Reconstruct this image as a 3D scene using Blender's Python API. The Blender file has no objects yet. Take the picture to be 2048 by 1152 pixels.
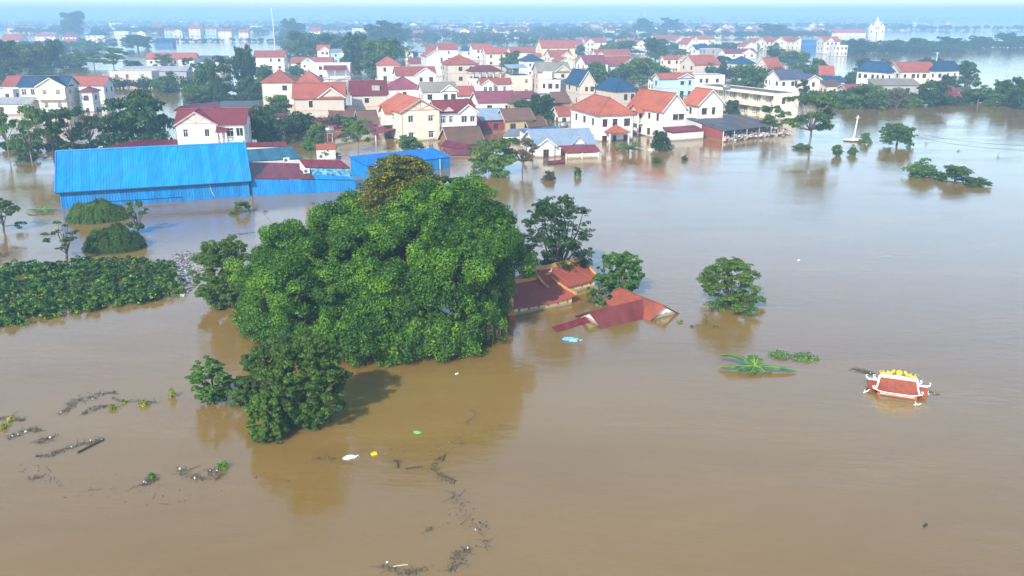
import bpy, math, random
import numpy as np
from math import radians, sin, cos, tan, pi, atan2, hypot, sqrt

# ------------------------------------------------------------------ camera, sky, sun, exposure
SC = bpy.context.scene
COL = SC.collection
F = 1750.0            # focal length in pixels of the 2048 px wide photograph
YH = 30.0             # horizon row
HC = 25.0             # camera height above the flood water
PITCH = math.atan((576 - YH) / F)
cam_d = bpy.data.cameras.new('camera')
cam_d.sensor_width = 36.0
cam_d.lens = 36.0 * F / 2048.0
cam_d.clip_start = 0.5
cam_d.clip_end = 30000
cam = bpy.data.objects.new('camera', cam_d)
COL.objects.link(cam)
cam.location = (0, 0, HC)
cam.rotation_euler = (pi / 2 - PITCH, 0, 0)
SC.camera = cam

SUN = np.array([-0.38, -0.92, 0.70]); SUN /= np.linalg.norm(SUN)
world = bpy.data.worlds.new('World'); SC.world = world; world.use_nodes = True
wn = world.node_tree.nodes; wl = world.node_tree.links
for n in list(wn): wn.remove(n)
wo = wn.new('ShaderNodeOutputWorld'); bg = wn.new('ShaderNodeBackground'); sk = wn.new('ShaderNodeTexSky')
sk.sky_type = 'NISHITA'; sk.sun_disc = False
sk.sun_elevation = math.asin(SUN[2]); sk.sun_rotation = atan2(SUN[0], SUN[1])
sk.air_density = 1.0; sk.dust_density = 0.35; sk.ozone_density = 1.6
bg.inputs['Strength'].default_value = 0.15
wl.new(sk.outputs[0], bg.inputs[0]); wl.new(bg.outputs[0], wo.inputs[0])

sun_d = bpy.data.lights.new('sun', 'SUN'); sun_d.energy = 3.4; sun_d.angle = radians(0.8); sun_d.color = (1.0, 0.92, 0.80)
sun = bpy.data.objects.new('sun', sun_d); COL.objects.link(sun)
from mathutils import Vector, Matrix
sun.rotation_euler = Vector(SUN).to_track_quat('Z', 'Y').to_euler()
sun.location = (-80, -60, 90)

SC.view_settings.view_transform = 'Standard'; SC.view_settings.look = 'None'
SC.view_settings.exposure = 0.97; SC.view_settings.gamma = 1.0; SC.view_settings.use_curve_mapping = False
SC.cycles.use_denoising = True
SC.cycles.max_bounces = 6; SC.cycles.volume_bounces = 1; SC.cycles.transparent_max_bounces = 8
SC.cycles.use_fast_gi = False

# ------------------------------------------------------------------ pixels to places
CP, SP = cos(PITCH), sin(PITCH)
def ray(px, py):
    x = (px - 1024) / F; y = -(py - 576) / F
    return np.array([x, CP + y * SP, -SP + y * CP])
def at(px, py, z=0.0):
    r = ray(px, py); t = (z - HC) / r[2]
    return np.array([r[0] * t, r[1] * t, z])
def depth(P):
    return P[1] * CP - (P[2] - HC) * SP
def ppm(P):                                  # photograph pixels per metre at a place
    return F / depth(P)
def along(P, u, px):                         # distance from P along the level direction u where column px is met
    k = (px - 1024) / F
    d0 = depth(P)
    return (k * d0 - P[0]) / (u[0] - k * u[1] * CP)
def rise_at(P, u, px, py):                   # from P along u and up: distance and height that meet pixel (px, py)
    r = ray(px, py)
    A = np.array([[r[0], -u[0]], [r[1], -u[1]]])
    t, s = np.linalg.solve(A, np.array([P[0], P[1]]))
    return s, HC + t * r[2]
def zat(Y, py):                              # height at distance Y in image row py
    r = ray(1024, py)
    return HC + Y * r[2] / r[1]

# ------------------------------------------------------------------ materials
MATS = {}
def newmat(name):
    m = bpy.data.materials.new(name); m.use_nodes = True
    nt = m.node_tree
    for n in list(nt.nodes): nt.nodes.remove(n)
    out = nt.nodes.new('ShaderNodeOutputMaterial')
    p = nt.nodes.new('ShaderNodeBsdfPrincipled')
    nt.links.new(p.outputs[0], out.inputs[0])
    MATS[name] = m
    return m, nt, p, out
def node(nt, kind, **kw):
    n = nt.nodes.new(kind)
    for k, v in kw.items():
        if k in n.inputs: n.inputs[k].default_value = v
        else: setattr(n, k, v)
    return n
def ramp(nt, fac, stops):
    r = nt.nodes.new('ShaderNodeValToRGB')
    e = r.color_ramp.elements
    while len(e) < len(stops): e.new(0.5)
    for el, (p, c) in zip(e, stops):
        el.position = p; el.color = (*c, 1) if len(c) == 3 else c
    nt.links.new(fac, r.inputs[0])
    return r.outputs[0]
def mix(nt, fac, a, b, mode='MIX'):
    m = nt.nodes.new('ShaderNodeMixRGB'); m.blend_type = mode
    for s, v in ((0, fac), (1, a), (2, b)):
        if hasattr(v, 'is_linked') or hasattr(v, 'links'): nt.links.new(v, m.inputs[s])
        else: m.inputs[s].default_value = v if s == 0 else (*v, 1)
    return m.outputs[0]
def paint(name, col, rough=0.75, var=0.12, scale=1.2, bump=0.0, spec=0.3, metallic=0.0):
    if name in MATS: return MATS[name]
    m, nt, p, out = newmat(name)
    tc = node(nt, 'ShaderNodeTexCoord')
    nz = node(nt, 'ShaderNodeTexNoise', Scale=scale, Detail=5.0, Roughness=0.6)
    nt.links.new(tc.outputs['Object'], nz.inputs['Vector'])
    lo = tuple(c * (1 - var * 1.6) for c in col); hi = tuple(min(1, c * (1 + var)) for c in col)
    c = ramp(nt, nz.outputs[0], [(0.3, lo), (0.7, hi)])
    nt.links.new(c, p.inputs['Base Color'])
    p.inputs['Roughness'].default_value = rough; p.inputs['Metallic'].default_value = metallic
    p.inputs['Specular IOR Level'].default_value = spec
    if bump:
        b = node(nt, 'ShaderNodeBump', Strength=bump, Distance=0.05)
        nt.links.new(nz.outputs[0], b.inputs['Height']); nt.links.new(b.outputs[0], p.inputs['Normal'])
    return m
def wallmat(name, col):
    key = 'wall_' + name
    if key in MATS: return MATS[key]
    m, nt, p, out = newmat(key)
    geo = node(nt, 'ShaderNodeNewGeometry'); oi = node(nt, 'ShaderNodeObjectInfo')
    mp = node(nt, 'ShaderNodeMapping'); mp.inputs['Scale'].default_value = (1.6, 1.6, 0.16)
    nt.links.new(geo.outputs['Position'], mp.inputs[0])
    st = node(nt, 'ShaderNodeTexNoise', Scale=1.1, Detail=6.0, Roughness=0.65)      # rain streaks
    nt.links.new(mp.outputs[0], st.inputs['Vector'])
    blot = node(nt, 'ShaderNodeTexNoise', Scale=0.35, Detail=4.0)
    nt.links.new(geo.outputs['Position'], blot.inputs['Vector'])
    dirt = tuple(c * k for c, k in zip(col, (0.62, 0.58, 0.50)))
    f1 = ramp(nt, st.outputs[0], [(0.50, (0, 0, 0)), (0.78, (0.55, 0.55, 0.55))])
    c = mix(nt, f1, col, dirt)
    f2 = ramp(nt, blot.outputs[0], [(0.35, (0, 0, 0)), (0.7, (0.30, 0.30, 0.30))])
    c = mix(nt, f2, c, tuple(x * 0.78 for x in col))
    sep = node(nt, 'ShaderNodeSeparateXYZ'); nt.links.new(geo.outputs['Position'], sep.inputs[0])
    wl_ = node(nt, 'ShaderNodeMath', operation='MULTIPLY_ADD'); wl_.inputs[1].default_value = 0.5; nt.links.new(st.outputs[0], wl_.inputs[0]); nt.links.new(sep.outputs[2], wl_.inputs[2])
    f3 = ramp(nt, wl_.outputs[0], [(0.42, (0.8, 0.8, 0.8)), (0.62, (0, 0, 0))])      # mud line of the flood
    c = mix(nt, f3, c, (0.23, 0.17, 0.10))
    hs = node(nt, 'ShaderNodeHueSaturation')
    mr = node(nt, 'ShaderNodeMapRange'); mr.inputs[3].default_value = 0.86; mr.inputs[4].default_value = 1.05
    nt.links.new(oi.outputs['Random'], mr.inputs[0]); nt.links.new(mr.outputs[0], hs.inputs['Value'])
    nt.links.new(c, hs.inputs['Color']); nt.links.new(hs.outputs[0], p.inputs['Base Color'])
    p.inputs['Roughness'].default_value = 0.85; p.inputs['Specular IOR Level'].default_value = 0.2
    return m
def roofmat(name, col, tile=True, rough=0.7):
    key = 'roof_' + name
    if key in MATS: return MATS[key]
    m, nt, p, out = newmat(key)
    tc = node(nt, 'ShaderNodeTexCoord'); oi = node(nt, 'ShaderNodeObjectInfo')
    n1 = node(nt, 'ShaderNodeTexNoise', Scale=0.45, Detail=6.0, Roughness=0.62)
    n2 = node(nt, 'ShaderNodeTexNoise', Scale=5.0, Detail=3.0)
    nt.links.new(tc.outputs['Object'], n1.inputs['Vector']); nt.links.new(tc.outputs['Object'], n2.inputs['Vector'])
    dk = tuple(c * k for c, k in zip(col, (0.60, 0.62, 0.66))); lt = tuple(min(1, c * k + 0.012) for c, k in zip(col, (1.18, 1.18, 1.15)))
    c = ramp(nt, n1.outputs[0], [(0.28, dk), (0.5, col), (0.75, lt)])
    c = mix(nt, 0.35, c, ramp(nt, n2.outputs[0], [(0.35, dk), (0.65, lt)]))
    hs = node(nt, 'ShaderNodeHueSaturation')
    mr = node(nt, 'ShaderNodeMapRange'); mr.inputs[3].default_value = 0.80; mr.inputs[4].default_value = 1.12
    nt.links.new(oi.outputs['Random'], mr.inputs[0]); nt.links.new(mr.outputs[0], hs.inputs['Value'])
    nt.links.new(c, hs.inputs['Color']); nt.links.new(hs.outputs[0], p.inputs['Base Color'])
    p.inputs['Roughness'].default_value = rough; p.inputs['Specular IOR Level'].default_value = 0.3
    if tile:
        w = node(nt, 'ShaderNodeTexWave', wave_type='BANDS', bands_direction='Z', wave_profile='SAW'); w.inputs['Scale'].default_value = 0.9
        nt.links.new(tc.outputs['Object'], w.inputs['Vector'])
        w2 = node(nt, 'ShaderNodeTexWave', wave_type='BANDS', bands_direction='DIAGONAL'); w2.inputs['Scale'].default_value = 0.8
        nt.links.new(tc.outputs['Object'], w2.inputs['Vector'])
        ad = node(nt, 'ShaderNodeMath', operation='ADD'); nt.links.new(w.outputs[1], ad.inputs[0]); nt.links.new(w2.outputs[1], ad.inputs[1])
        b = node(nt, 'ShaderNodeBump', Strength=0.35, Distance=0.05)
        nt.links.new(ad.outputs[0], b.inputs['Height']); nt.links.new(b.outputs[0], p.inputs['Normal'])
    return m
def leafmat(name, lo, mid, hi, yellow=None, trans=0.28):
    key = 'leaf_' + name
    if key in MATS: return MATS[key]
    m, nt, p, out = newmat(key)
    a = node(nt, 'ShaderNodeAttribute', attribute_name='tint'); oi = node(nt, 'ShaderNodeObjectInfo')
    st = [(0.0, lo), (0.5, mid), (0.92, hi)] + ([(1.0, yellow)] if yellow else [])
    c = ramp(nt, a.outputs['Fac'], st)
    hs = node(nt, 'ShaderNodeHueSaturation')
    mr = node(nt, 'ShaderNodeMapRange'); mr.inputs[3].default_value = 0.78; mr.inputs[4].default_value = 1.15
    nt.links.new(oi.outputs['Random'], mr.inputs[0]); nt.links.new(mr.outputs[0], hs.inputs['Value'])
    nt.links.new(c, hs.inputs['Color'])
    nt.links.new(hs.outputs[0], p.inputs['Base Color'])
    p.inputs['Roughness'].default_value = 0.55; p.inputs['Specular IOR Level'].default_value = 0.25
    tr = node(nt, 'ShaderNodeBsdfTranslucent')
    lt = mix(nt, 1.0, hs.outputs[0], (1.5, 1.7, 0.7), 'MULTIPLY')
    nt.links.new(lt, tr.inputs[0])
    ms = node(nt, 'ShaderNodeMixShader'); ms.inputs[0].default_value = trans
    nt.links.new(p.outputs[0], ms.inputs[1]); nt.links.new(tr.outputs[0], ms.inputs[2]); nt.links.new(ms.outputs[0], out.inputs[0])
    return m

W = {}
for k, c in dict(white=(.84, .82, .78), cream=(.78, .71, .55), beige=(.62, .54, .45), yellow=(.76, .66, .40), pale=(.70, .68, .64),
                 sky=(.42, .62, .72), grey=(.40, .39, .37), stain=(.47, .36, .20), brick=(.34, .17, .11), maroon=(.26, .045, .055),
                 red=(.33, .075, .065), blue=(.03, .17, .42), pink=(.62, .42, .36), navy=(.03, .09, .22)).items():
    W[k] = wallmat(k, c)
R = {}
for k, c in dict(red=(.34, .092, .060), orange=(.40, .108, .055), maroon=(.19, .034, .042), plum=(.21, .052, .065), brown=(.145, .078, .050),
                 navy=(.020, .052, .105), blue=(.015, .058, .125), slate=(.085, .095, .15), grey=(.30, .31, .32), olive=(.24, .22, .17),
                 sheet=(.25, .32, .40), dkgrey=(.085, .088, .10), temple=(.33, .078, .050), gate=(.26, .062, .030)).items():
    R[k] = roofmat(k, c)
GLASS = paint('window_glass', (.022, .028, .038), rough=0.12, var=0.3, scale=3.0, spec=0.6)
FRAMEW = paint('frame_white', (.70, .69, .66), rough=0.5)
FRAMEB = paint('frame_brown', (.17, .075, .04), rough=0.5)
TRIM = paint('trim_white', (.74, .72, .67), rough=0.7)
TRIMP = paint('trim_pink', (.55, .33, .26), rough=0.7)
OCHRE = paint('trim_ochre', (.56, .30, .10), rough=0.7, var=0.2)
STEEL = paint('galvanised_steel', (.45, .47, .48), rough=0.35, metallic=0.7)
BARK = paint('bark', (.115, .085, .06), rough=0.9, var=0.35, scale=4.0, bump=0.5)
BARKP = paint('bark_pale', (.24, .20, .15), rough=0.9, var=0.3, scale=4.0, bump=0.4)
DARKWOOD = paint('wet_wood', (.062, .052, .040), rough=0.55, var=0.4, scale=5.0)
CONC = paint('concrete', (.42, .40, .37), rough=0.9, var=0.2)
RAIL = paint('railing', (.50, .47, .43), rough=0.6)
L = dict(
    banyan=leafmat('banyan', (.024, .074, .007), (.066, .162, .011), (.170, .310, .022), (.28, .34, .03)),
    olive=leafmat('olive', (.070, .085, .014), (.140, .150, .022), (.240, .230, .030), (.44, .40, .03)),
    dark=leafmat('dark', (.018, .046, .012), (.036, .086, .018), (.075, .145, .026)),
    mid=leafmat('mid', (.032, .074, .010), (.070, .142, .016), (.145, .235, .026)),
    light=leafmat('light', (.052, .108, .014), (.100, .185, .020), (.170, .270, .032)),
    bright=leafmat('bright', (.040, .115, .014), (.080, .205, .022), (.150, .300, .036)),
    thicket=leafmat('thicket', (.010, .042, .008), (.036, .120, .014), (.170, .300, .024), (.30, .38, .03)),
    brown=leafmat('brown', (.075, .070, .030), (.125, .110, .045), (.190, .165, .070)),
    hyacinth=leafmat('hyacinth', (.10, .17, .012), (.22, .28, .018), (.42, .42, .03)),
    banana=leafmat('banana', (.045, .13, .02), (.085, .21, .028), (.15, .29, .05)),
    debris=leafmat('debris', (.066, .062, .040), (.105, .096, .062), (.150, .135, .088), trans=0.05),
)

# ------------------------------------------------------------------ mesh and object helpers
def mesh(name, verts, faces, mats=(), fm=None, smooth=False):
    me = bpy.data.meshes.new(name)
    me.from_pydata([tuple(map(float, v)) for v in verts], [], faces)
    for m in mats: me.materials.append(m)
    if fm: me.polygons.foreach_set('material_index', fm)
    if smooth: me.polygons.foreach_set('use_smooth', [True] * len(faces))
    me.update()
    return me
def obj(name, me, parent=None, loc=None, rz=None, scale=None):
    o = bpy.data.objects.new(name, me); COL.objects.link(o)
    if parent is not None: o.parent = parent
    if loc is not None: o.location = [float(v) for v in loc]
    if rz is not None: o.rotation_euler = (0, 0, rz)
    if scale is not None: o.scale = scale
    return o
def tag(o, label=None, cat=None, group=None, kind=None):
    if label: o['label'] = label
    if cat: o['category'] = cat
    if group: o['group'] = group
    if kind: o['kind'] = kind
    return o
def thing(name, label, cat, loc, rz=0.0, group=None):
    return tag(obj(name, None, None, loc, rz), label, cat, group)
class MB:
    def __init__(s): s.v = []; s.f = []; s.m = []
    def add(s, vs, fs, mi=0):
        b = len(s.v); s.v += [tuple(v) for v in vs]; s.f += [tuple(i + b for i in f) for f in fs]; s.m += [mi] * len(fs); return s
    def quad(s, a, b, c, d, mi=0): return s.add([a, b, c, d], [(0, 1, 2, 3)], mi)
    def box(s, x0, y0, z0, x1, y1, z1, mi=0):
        vs = [(x0, y0, z0), (x1, y0, z0), (x1, y1, z0), (x0, y1, z0), (x0, y0, z1), (x1, y0, z1), (x1, y1, z1), (x0, y1, z1)]
        return s.add(vs, [(0, 3, 2, 1), (4, 5, 6, 7), (0, 1, 5, 4), (1, 2, 6, 5), (2, 3, 7, 6), (3, 0, 4, 7)], mi)
    def slab(s, pts, t, mi=0):                                    # polygon thickened downwards
        n = len(pts); lo = [(p[0], p[1], p[2] - t) for p in pts]
        fs = [tuple(range(n)), tuple(range(2 * n - 1, n - 1, -1))] + [(i, n + i, n + (i + 1) % n, (i + 1) % n) for i in range(n)]
        return s.add(list(pts) + lo, fs, mi)
    def tube(s, pts, rad, seg=6, mi=0, cap=True):
        pts = [np.array(p, float) for p in pts]
        if not hasattr(rad, '__len__'): rad = [rad] * len(pts)
        vs = []
        for i, p in enumerate(pts):
            d = pts[min(i + 1, len(pts) - 1)] - pts[max(i - 1, 0)]
            d = d / (np.linalg.norm(d) + 1e-9)
            a = np.cross(d, (0, 0, 1) if abs(d[2]) < 0.9 else (1, 0, 0)); a /= np.linalg.norm(a); b = np.cross(d, a)
            for k in range(seg):
                t = 2 * pi * k / seg
                vs.append(p + rad[i] * (cos(t) * a + sin(t) * b))
        fs = []
        for i in range(len(pts) - 1):
            for k in range(seg):
                fs.append((i * seg + k, i * seg + (k + 1) % seg, (i + 1) * seg + (k + 1) % seg, (i + 1) * seg + k))
        if cap: fs += [tuple(range(seg - 1, -1, -1)), tuple(range((len(pts) - 1) * seg, len(pts) * seg))]
        return s.add(vs, fs, mi)
    def lathe(s, prof, seg=10, cx=0, cy=0, mi=0):                  # (radius, z) outline turned about the vertical
        vs = [(cx + r * cos(2 * pi * k / seg), cy + r * sin(2 * pi * k / seg), z) for r, z in prof for k in range(seg)]
        fs = [(i * seg + k, i * seg + (k + 1) % seg, (i + 1) * seg + (k + 1) % seg, (i + 1) * seg + k) for i in range(len(prof) - 1) for k in range(seg)]
        fs += [tuple(range(seg - 1, -1, -1)), tuple(range((len(prof) - 1) * seg, len(prof) * seg))]
        return s.add(vs, fs, mi)
    def mesh(s, name, *mats, smooth=False): return mesh(name, s.v, s.f, mats, s.m if len(mats) > 1 else None, smooth)
    def build(s, name, parent, *mats, smooth=False, **kw): return obj(name, s.mesh(name, *mats, smooth=smooth), parent, **kw)

# ------------------------------------------------------------------ flood water
def water_material():
    m, nt, p, out = newmat('flood_water')
    geo = node(nt, 'ShaderNodeNewGeometry')
    big = node(nt, 'ShaderNodeTexNoise', Scale=0.05, Detail=6.0, Roughness=0.6, Distortion=1.4)
    mb = node(nt, 'ShaderNodeMapping'); mb.inputs['Scale'].default_value = (0.45, 1.3, 1); mb.inputs['Rotation'].default_value = (0, 0, -0.5)
    nt.links.new(geo.outputs['Position'], mb.inputs[0]); nt.links.new(mb.outputs[0], big.inputs['Vector'])
    c = ramp(nt, big.outputs[0], [(0.3, (.238, .142, .034)), (0.7, (.285, .180, .052))])
    nt.links.new(c, p.inputs['Base Color'])
    p.inputs['IOR'].default_value = 1.55; p.inputs['Specular IOR Level'].default_value = 0.75
    p.inputs['Subsurface Weight'].default_value = 0.85; p.inputs['Subsurface Radius'].default_value = (1.6, 1.1, 0.6); p.inputs['Subsurface Scale'].default_value = 2.5
    rn = node(nt, 'ShaderNodeTexNoise', Scale=0.03, Detail=3.0)
    nt.links.new(geo.outputs['Position'], rn.inputs['Vector'])
    rr = ramp(nt, rn.outputs[0], [(0.35, (.02, .02, .02)), (0.7, (.085, .085, .085))])
    nt.links.new(rr, p.inputs['Roughness'])
    mp = node(nt, 'ShaderNodeMapping'); mp.inputs['Scale'].default_value = (0.55, 1.5, 1)
    mp.inputs['Rotation'].default_value = (0, 0, 0.35)
    nt.links.new(geo.outputs['Position'], mp.inputs[0])
    w1 = node(nt, 'ShaderNodeTexNoise', Scale=0.9, Detail=4.0, Roughness=0.55)
    w2 = node(nt, 'ShaderNodeTexNoise', Scale=0.12, Detail=2.0)
    nt.links.new(mp.outputs[0], w1.inputs['Vector']); nt.links.new(mp.outputs[0], w2.inputs['Vector'])
    patch = ramp(nt, w2.outputs[0], [(0.35, (.25, .25, .25)), (0.7, (1, 1, 1))])
    b = node(nt, 'ShaderNodeBump', Distance=0.042)
    w3 = node(nt, 'ShaderNodeTexNoise', Scale=4.5, Detail=3.0, Roughness=0.6); nt.links.new(mp.outputs[0], w3.inputs['Vector'])
    hsum = node(nt, 'ShaderNodeMath', operation='MULTIPLY_ADD'); hsum.inputs[1].default_value = 0.28; nt.links.new(w3.outputs[0], hsum.inputs[0]); nt.links.new(w1.outputs[0], hsum.inputs[2])
    nt.links.new(patch, b.inputs['Strength']); nt.links.new(hsum.outputs[0], b.inputs['Height']); nt.links.new(b.outputs[0], p.inputs['Normal'])
    return m
SPAN = 7000.0
tag(obj('flood_water', mesh('flood_water', [(-SPAN, -400, 0), (SPAN, -400, 0), (SPAN, SPAN, 0), (-SPAN, SPAN, 0)], [(0, 1, 2, 3)], [water_material()])), kind='structure')

# ------------------------------------------------------------------ houses
def window_meshes():
    fr = {}
    for kind, bars_x, bars_z in (('double', (0.5,), ()), ('grid', (0.5,), (0.68,)), ('triple', (0.33, 0.67), (0.7,)), ('door', (0.5,), (0.78,))):
        b = MB(); t = 0.075
        b.box(0, .02, 0, t, .11, 1); b.box(1 - t, .02, 0, 1, .11, 1); b.box(t, .022, 0, 1 - t, .108, t); b.box(t, .022, 1 - t, 1 - t, .108, 1)
        for x in bars_x: b.box(x - .03, .03, t, x + .03, .10, 1 - t)
        for z in bars_z: b.box(t, .036, z - .022, 1 - t, .094, z + .022)
        fr[kind, 'w'] = b.mesh('window', FRAMEW); fr[kind, 'b'] = b.mesh('window', FRAMEB)
    pane = MB().box(.02, .112, .02, .98, .14, .98).mesh('pane', GLASS)
    s = MB().box(-.1, -.10, -.09, 1.1, .02, -.01)
    sill = s.mesh('sill', TRIM)
    hood = MB().box(-.12, -.22, 1.03, 1.12, .0, 1.09).mesh('hood', TRIM)
    return fr, pane, sill, hood
WF, PANE, SILL, HOOD = window_meshes()
ZB = -1.2                                   # walls go on below the water

def wall_face(b, org, rz, Lx, zt, ops, mi=0, zb=ZB):
    """one wall with real openings: u runs along the wall, outside is local -y"""
    c, s = cos(rz), sin(rz)
    T = lambda u, y, z: (org[0] + u * c - y * s, org[1] + u * s + y * c, z)
    us = sorted({0.0, Lx, *[v for o in ops for v in o[:2]]}); zs = sorted({zb, zt, *[v for o in ops for v in o[2:4]]})
    for i in range(len(us) - 1):
        for j in range(len(zs) - 1):
            um, zm = (us[i] + us[i + 1]) / 2, (zs[j] + zs[j + 1]) / 2
            if any(o[0] < um < o[1] and o[2] < zm < o[3] for o in ops): continue
            b.quad(T(us[i], 0, zs[j]), T(us[i + 1], 0, zs[j]), T(us[i + 1], 0, zs[j + 1]), T(us[i], 0, zs[j + 1]), mi)
    for u0, u1, z0, z1 in [o[:4] for o in ops]:
        k = .16
        b.quad(T(u0, 0, z0), T(u0, 0, z1), T(u0, k, z1), T(u0, k, z0), mi); b.quad(T(u1, 0, z0), T(u1, k, z0), T(u1, k, z1), T(u1, 0, z1), mi)
        b.quad(T(u0, 0, z1), T(u1, 0, z1), T(u1, k, z1), T(u0, k, z1), mi); b.quad(T(u0, 0, z0), T(u0, k, z0), T(u1, k, z0), T(u1, 0, z0), mi)
        b.quad(T(u0, k, z0), T(u0, k, z1), T(u1, k, z1), T(u1, k, z0), mi)
def put_window(root, org, rz, op, kind, fc, fancy):
    u0, u1, z0, z1 = op
    c, s = cos(rz), sin(rz)
    w = obj('window', WF[kind, fc], root, (org[0] + u0 * c, org[1] + u0 * s, z0), rz, (u1 - u0, 1, z1 - z0))
    obj('pane', PANE, w)
    if fancy: obj('sill', SILL, w); obj('hood', HOOD, w)
def layout(n, Lx, ze, rng, floors, ww=1.1, wh=1.45):
    """openings for n windows per floor, or for given fractions of the wall"""
    fr = [(i + .5) / n + rng.uniform(-.03, .03) for i in range(n)] if isinstance(n, int) else list(n)
    ops = []
    for fl in range(floors):
        zc = ze - 1.75 - 3.3 * fl
        for f in fr:
            w = min(ww * rng.choice((.8, 1, 1, 1.25)), Lx / max(len(fr), 1) * .7); h = wh * rng.choice((.85, 1, 1, 1.1))
            z0 = max(zc - h / 2, -.9); z1 = zc + h / 2
            if z1 < .25: continue
            u = min(max(f * Lx, w / 2 + .25), Lx - w / 2 - .25)
            if u - w / 2 < .1 or u + w / 2 > Lx - .1: continue
            ops.append((u - w / 2, u + w / 2, z0, z1))
    return ops
def gable_slab(b, x0, x1, y0, y1, ze, rise, axis, ov, t, mi=0):
    """two sloping slabs; ridge along axis"""
    if axis == 'x':
        ym = (y0 + y1) / 2; k = rise / (ym - y0); e = ze - ov * k
        b.slab([(x0 - ov, y0 - ov, e), (x1 + ov, y0 - ov, e), (x1 + ov, ym, ze + rise), (x0 - ov, ym, ze + rise)], t, mi)
        b.slab([(x1 + ov, y1 + ov, e), (x0 - ov, y1 + ov, e), (x0 - ov, ym, ze + rise + .004), (x1 + ov, ym, ze + rise + .004)], t, mi)
        return (x0 - ov, ym, ze + rise), (x1 + ov, ym, ze + rise)
    xm = (x0 + x1) / 2; k = rise / (xm - x0); e = ze - ov * k
    b.slab([(x0 - ov, y1 + ov, e), (x0 - ov, y0 - ov, e), (xm, y0 - ov, ze + rise), (xm, y1 + ov, ze + rise)], t, mi)
    b.slab([(x1 + ov, y0 - ov, e), (x1 + ov, y1 + ov, e), (xm, y1 + ov, ze + rise + .004), (xm, y0 - ov, ze + rise + .004)], t, mi)
    return (xm, y0 - ov, ze + rise), (xm, y1 + ov, ze + rise)
HOUSES = {}
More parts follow.
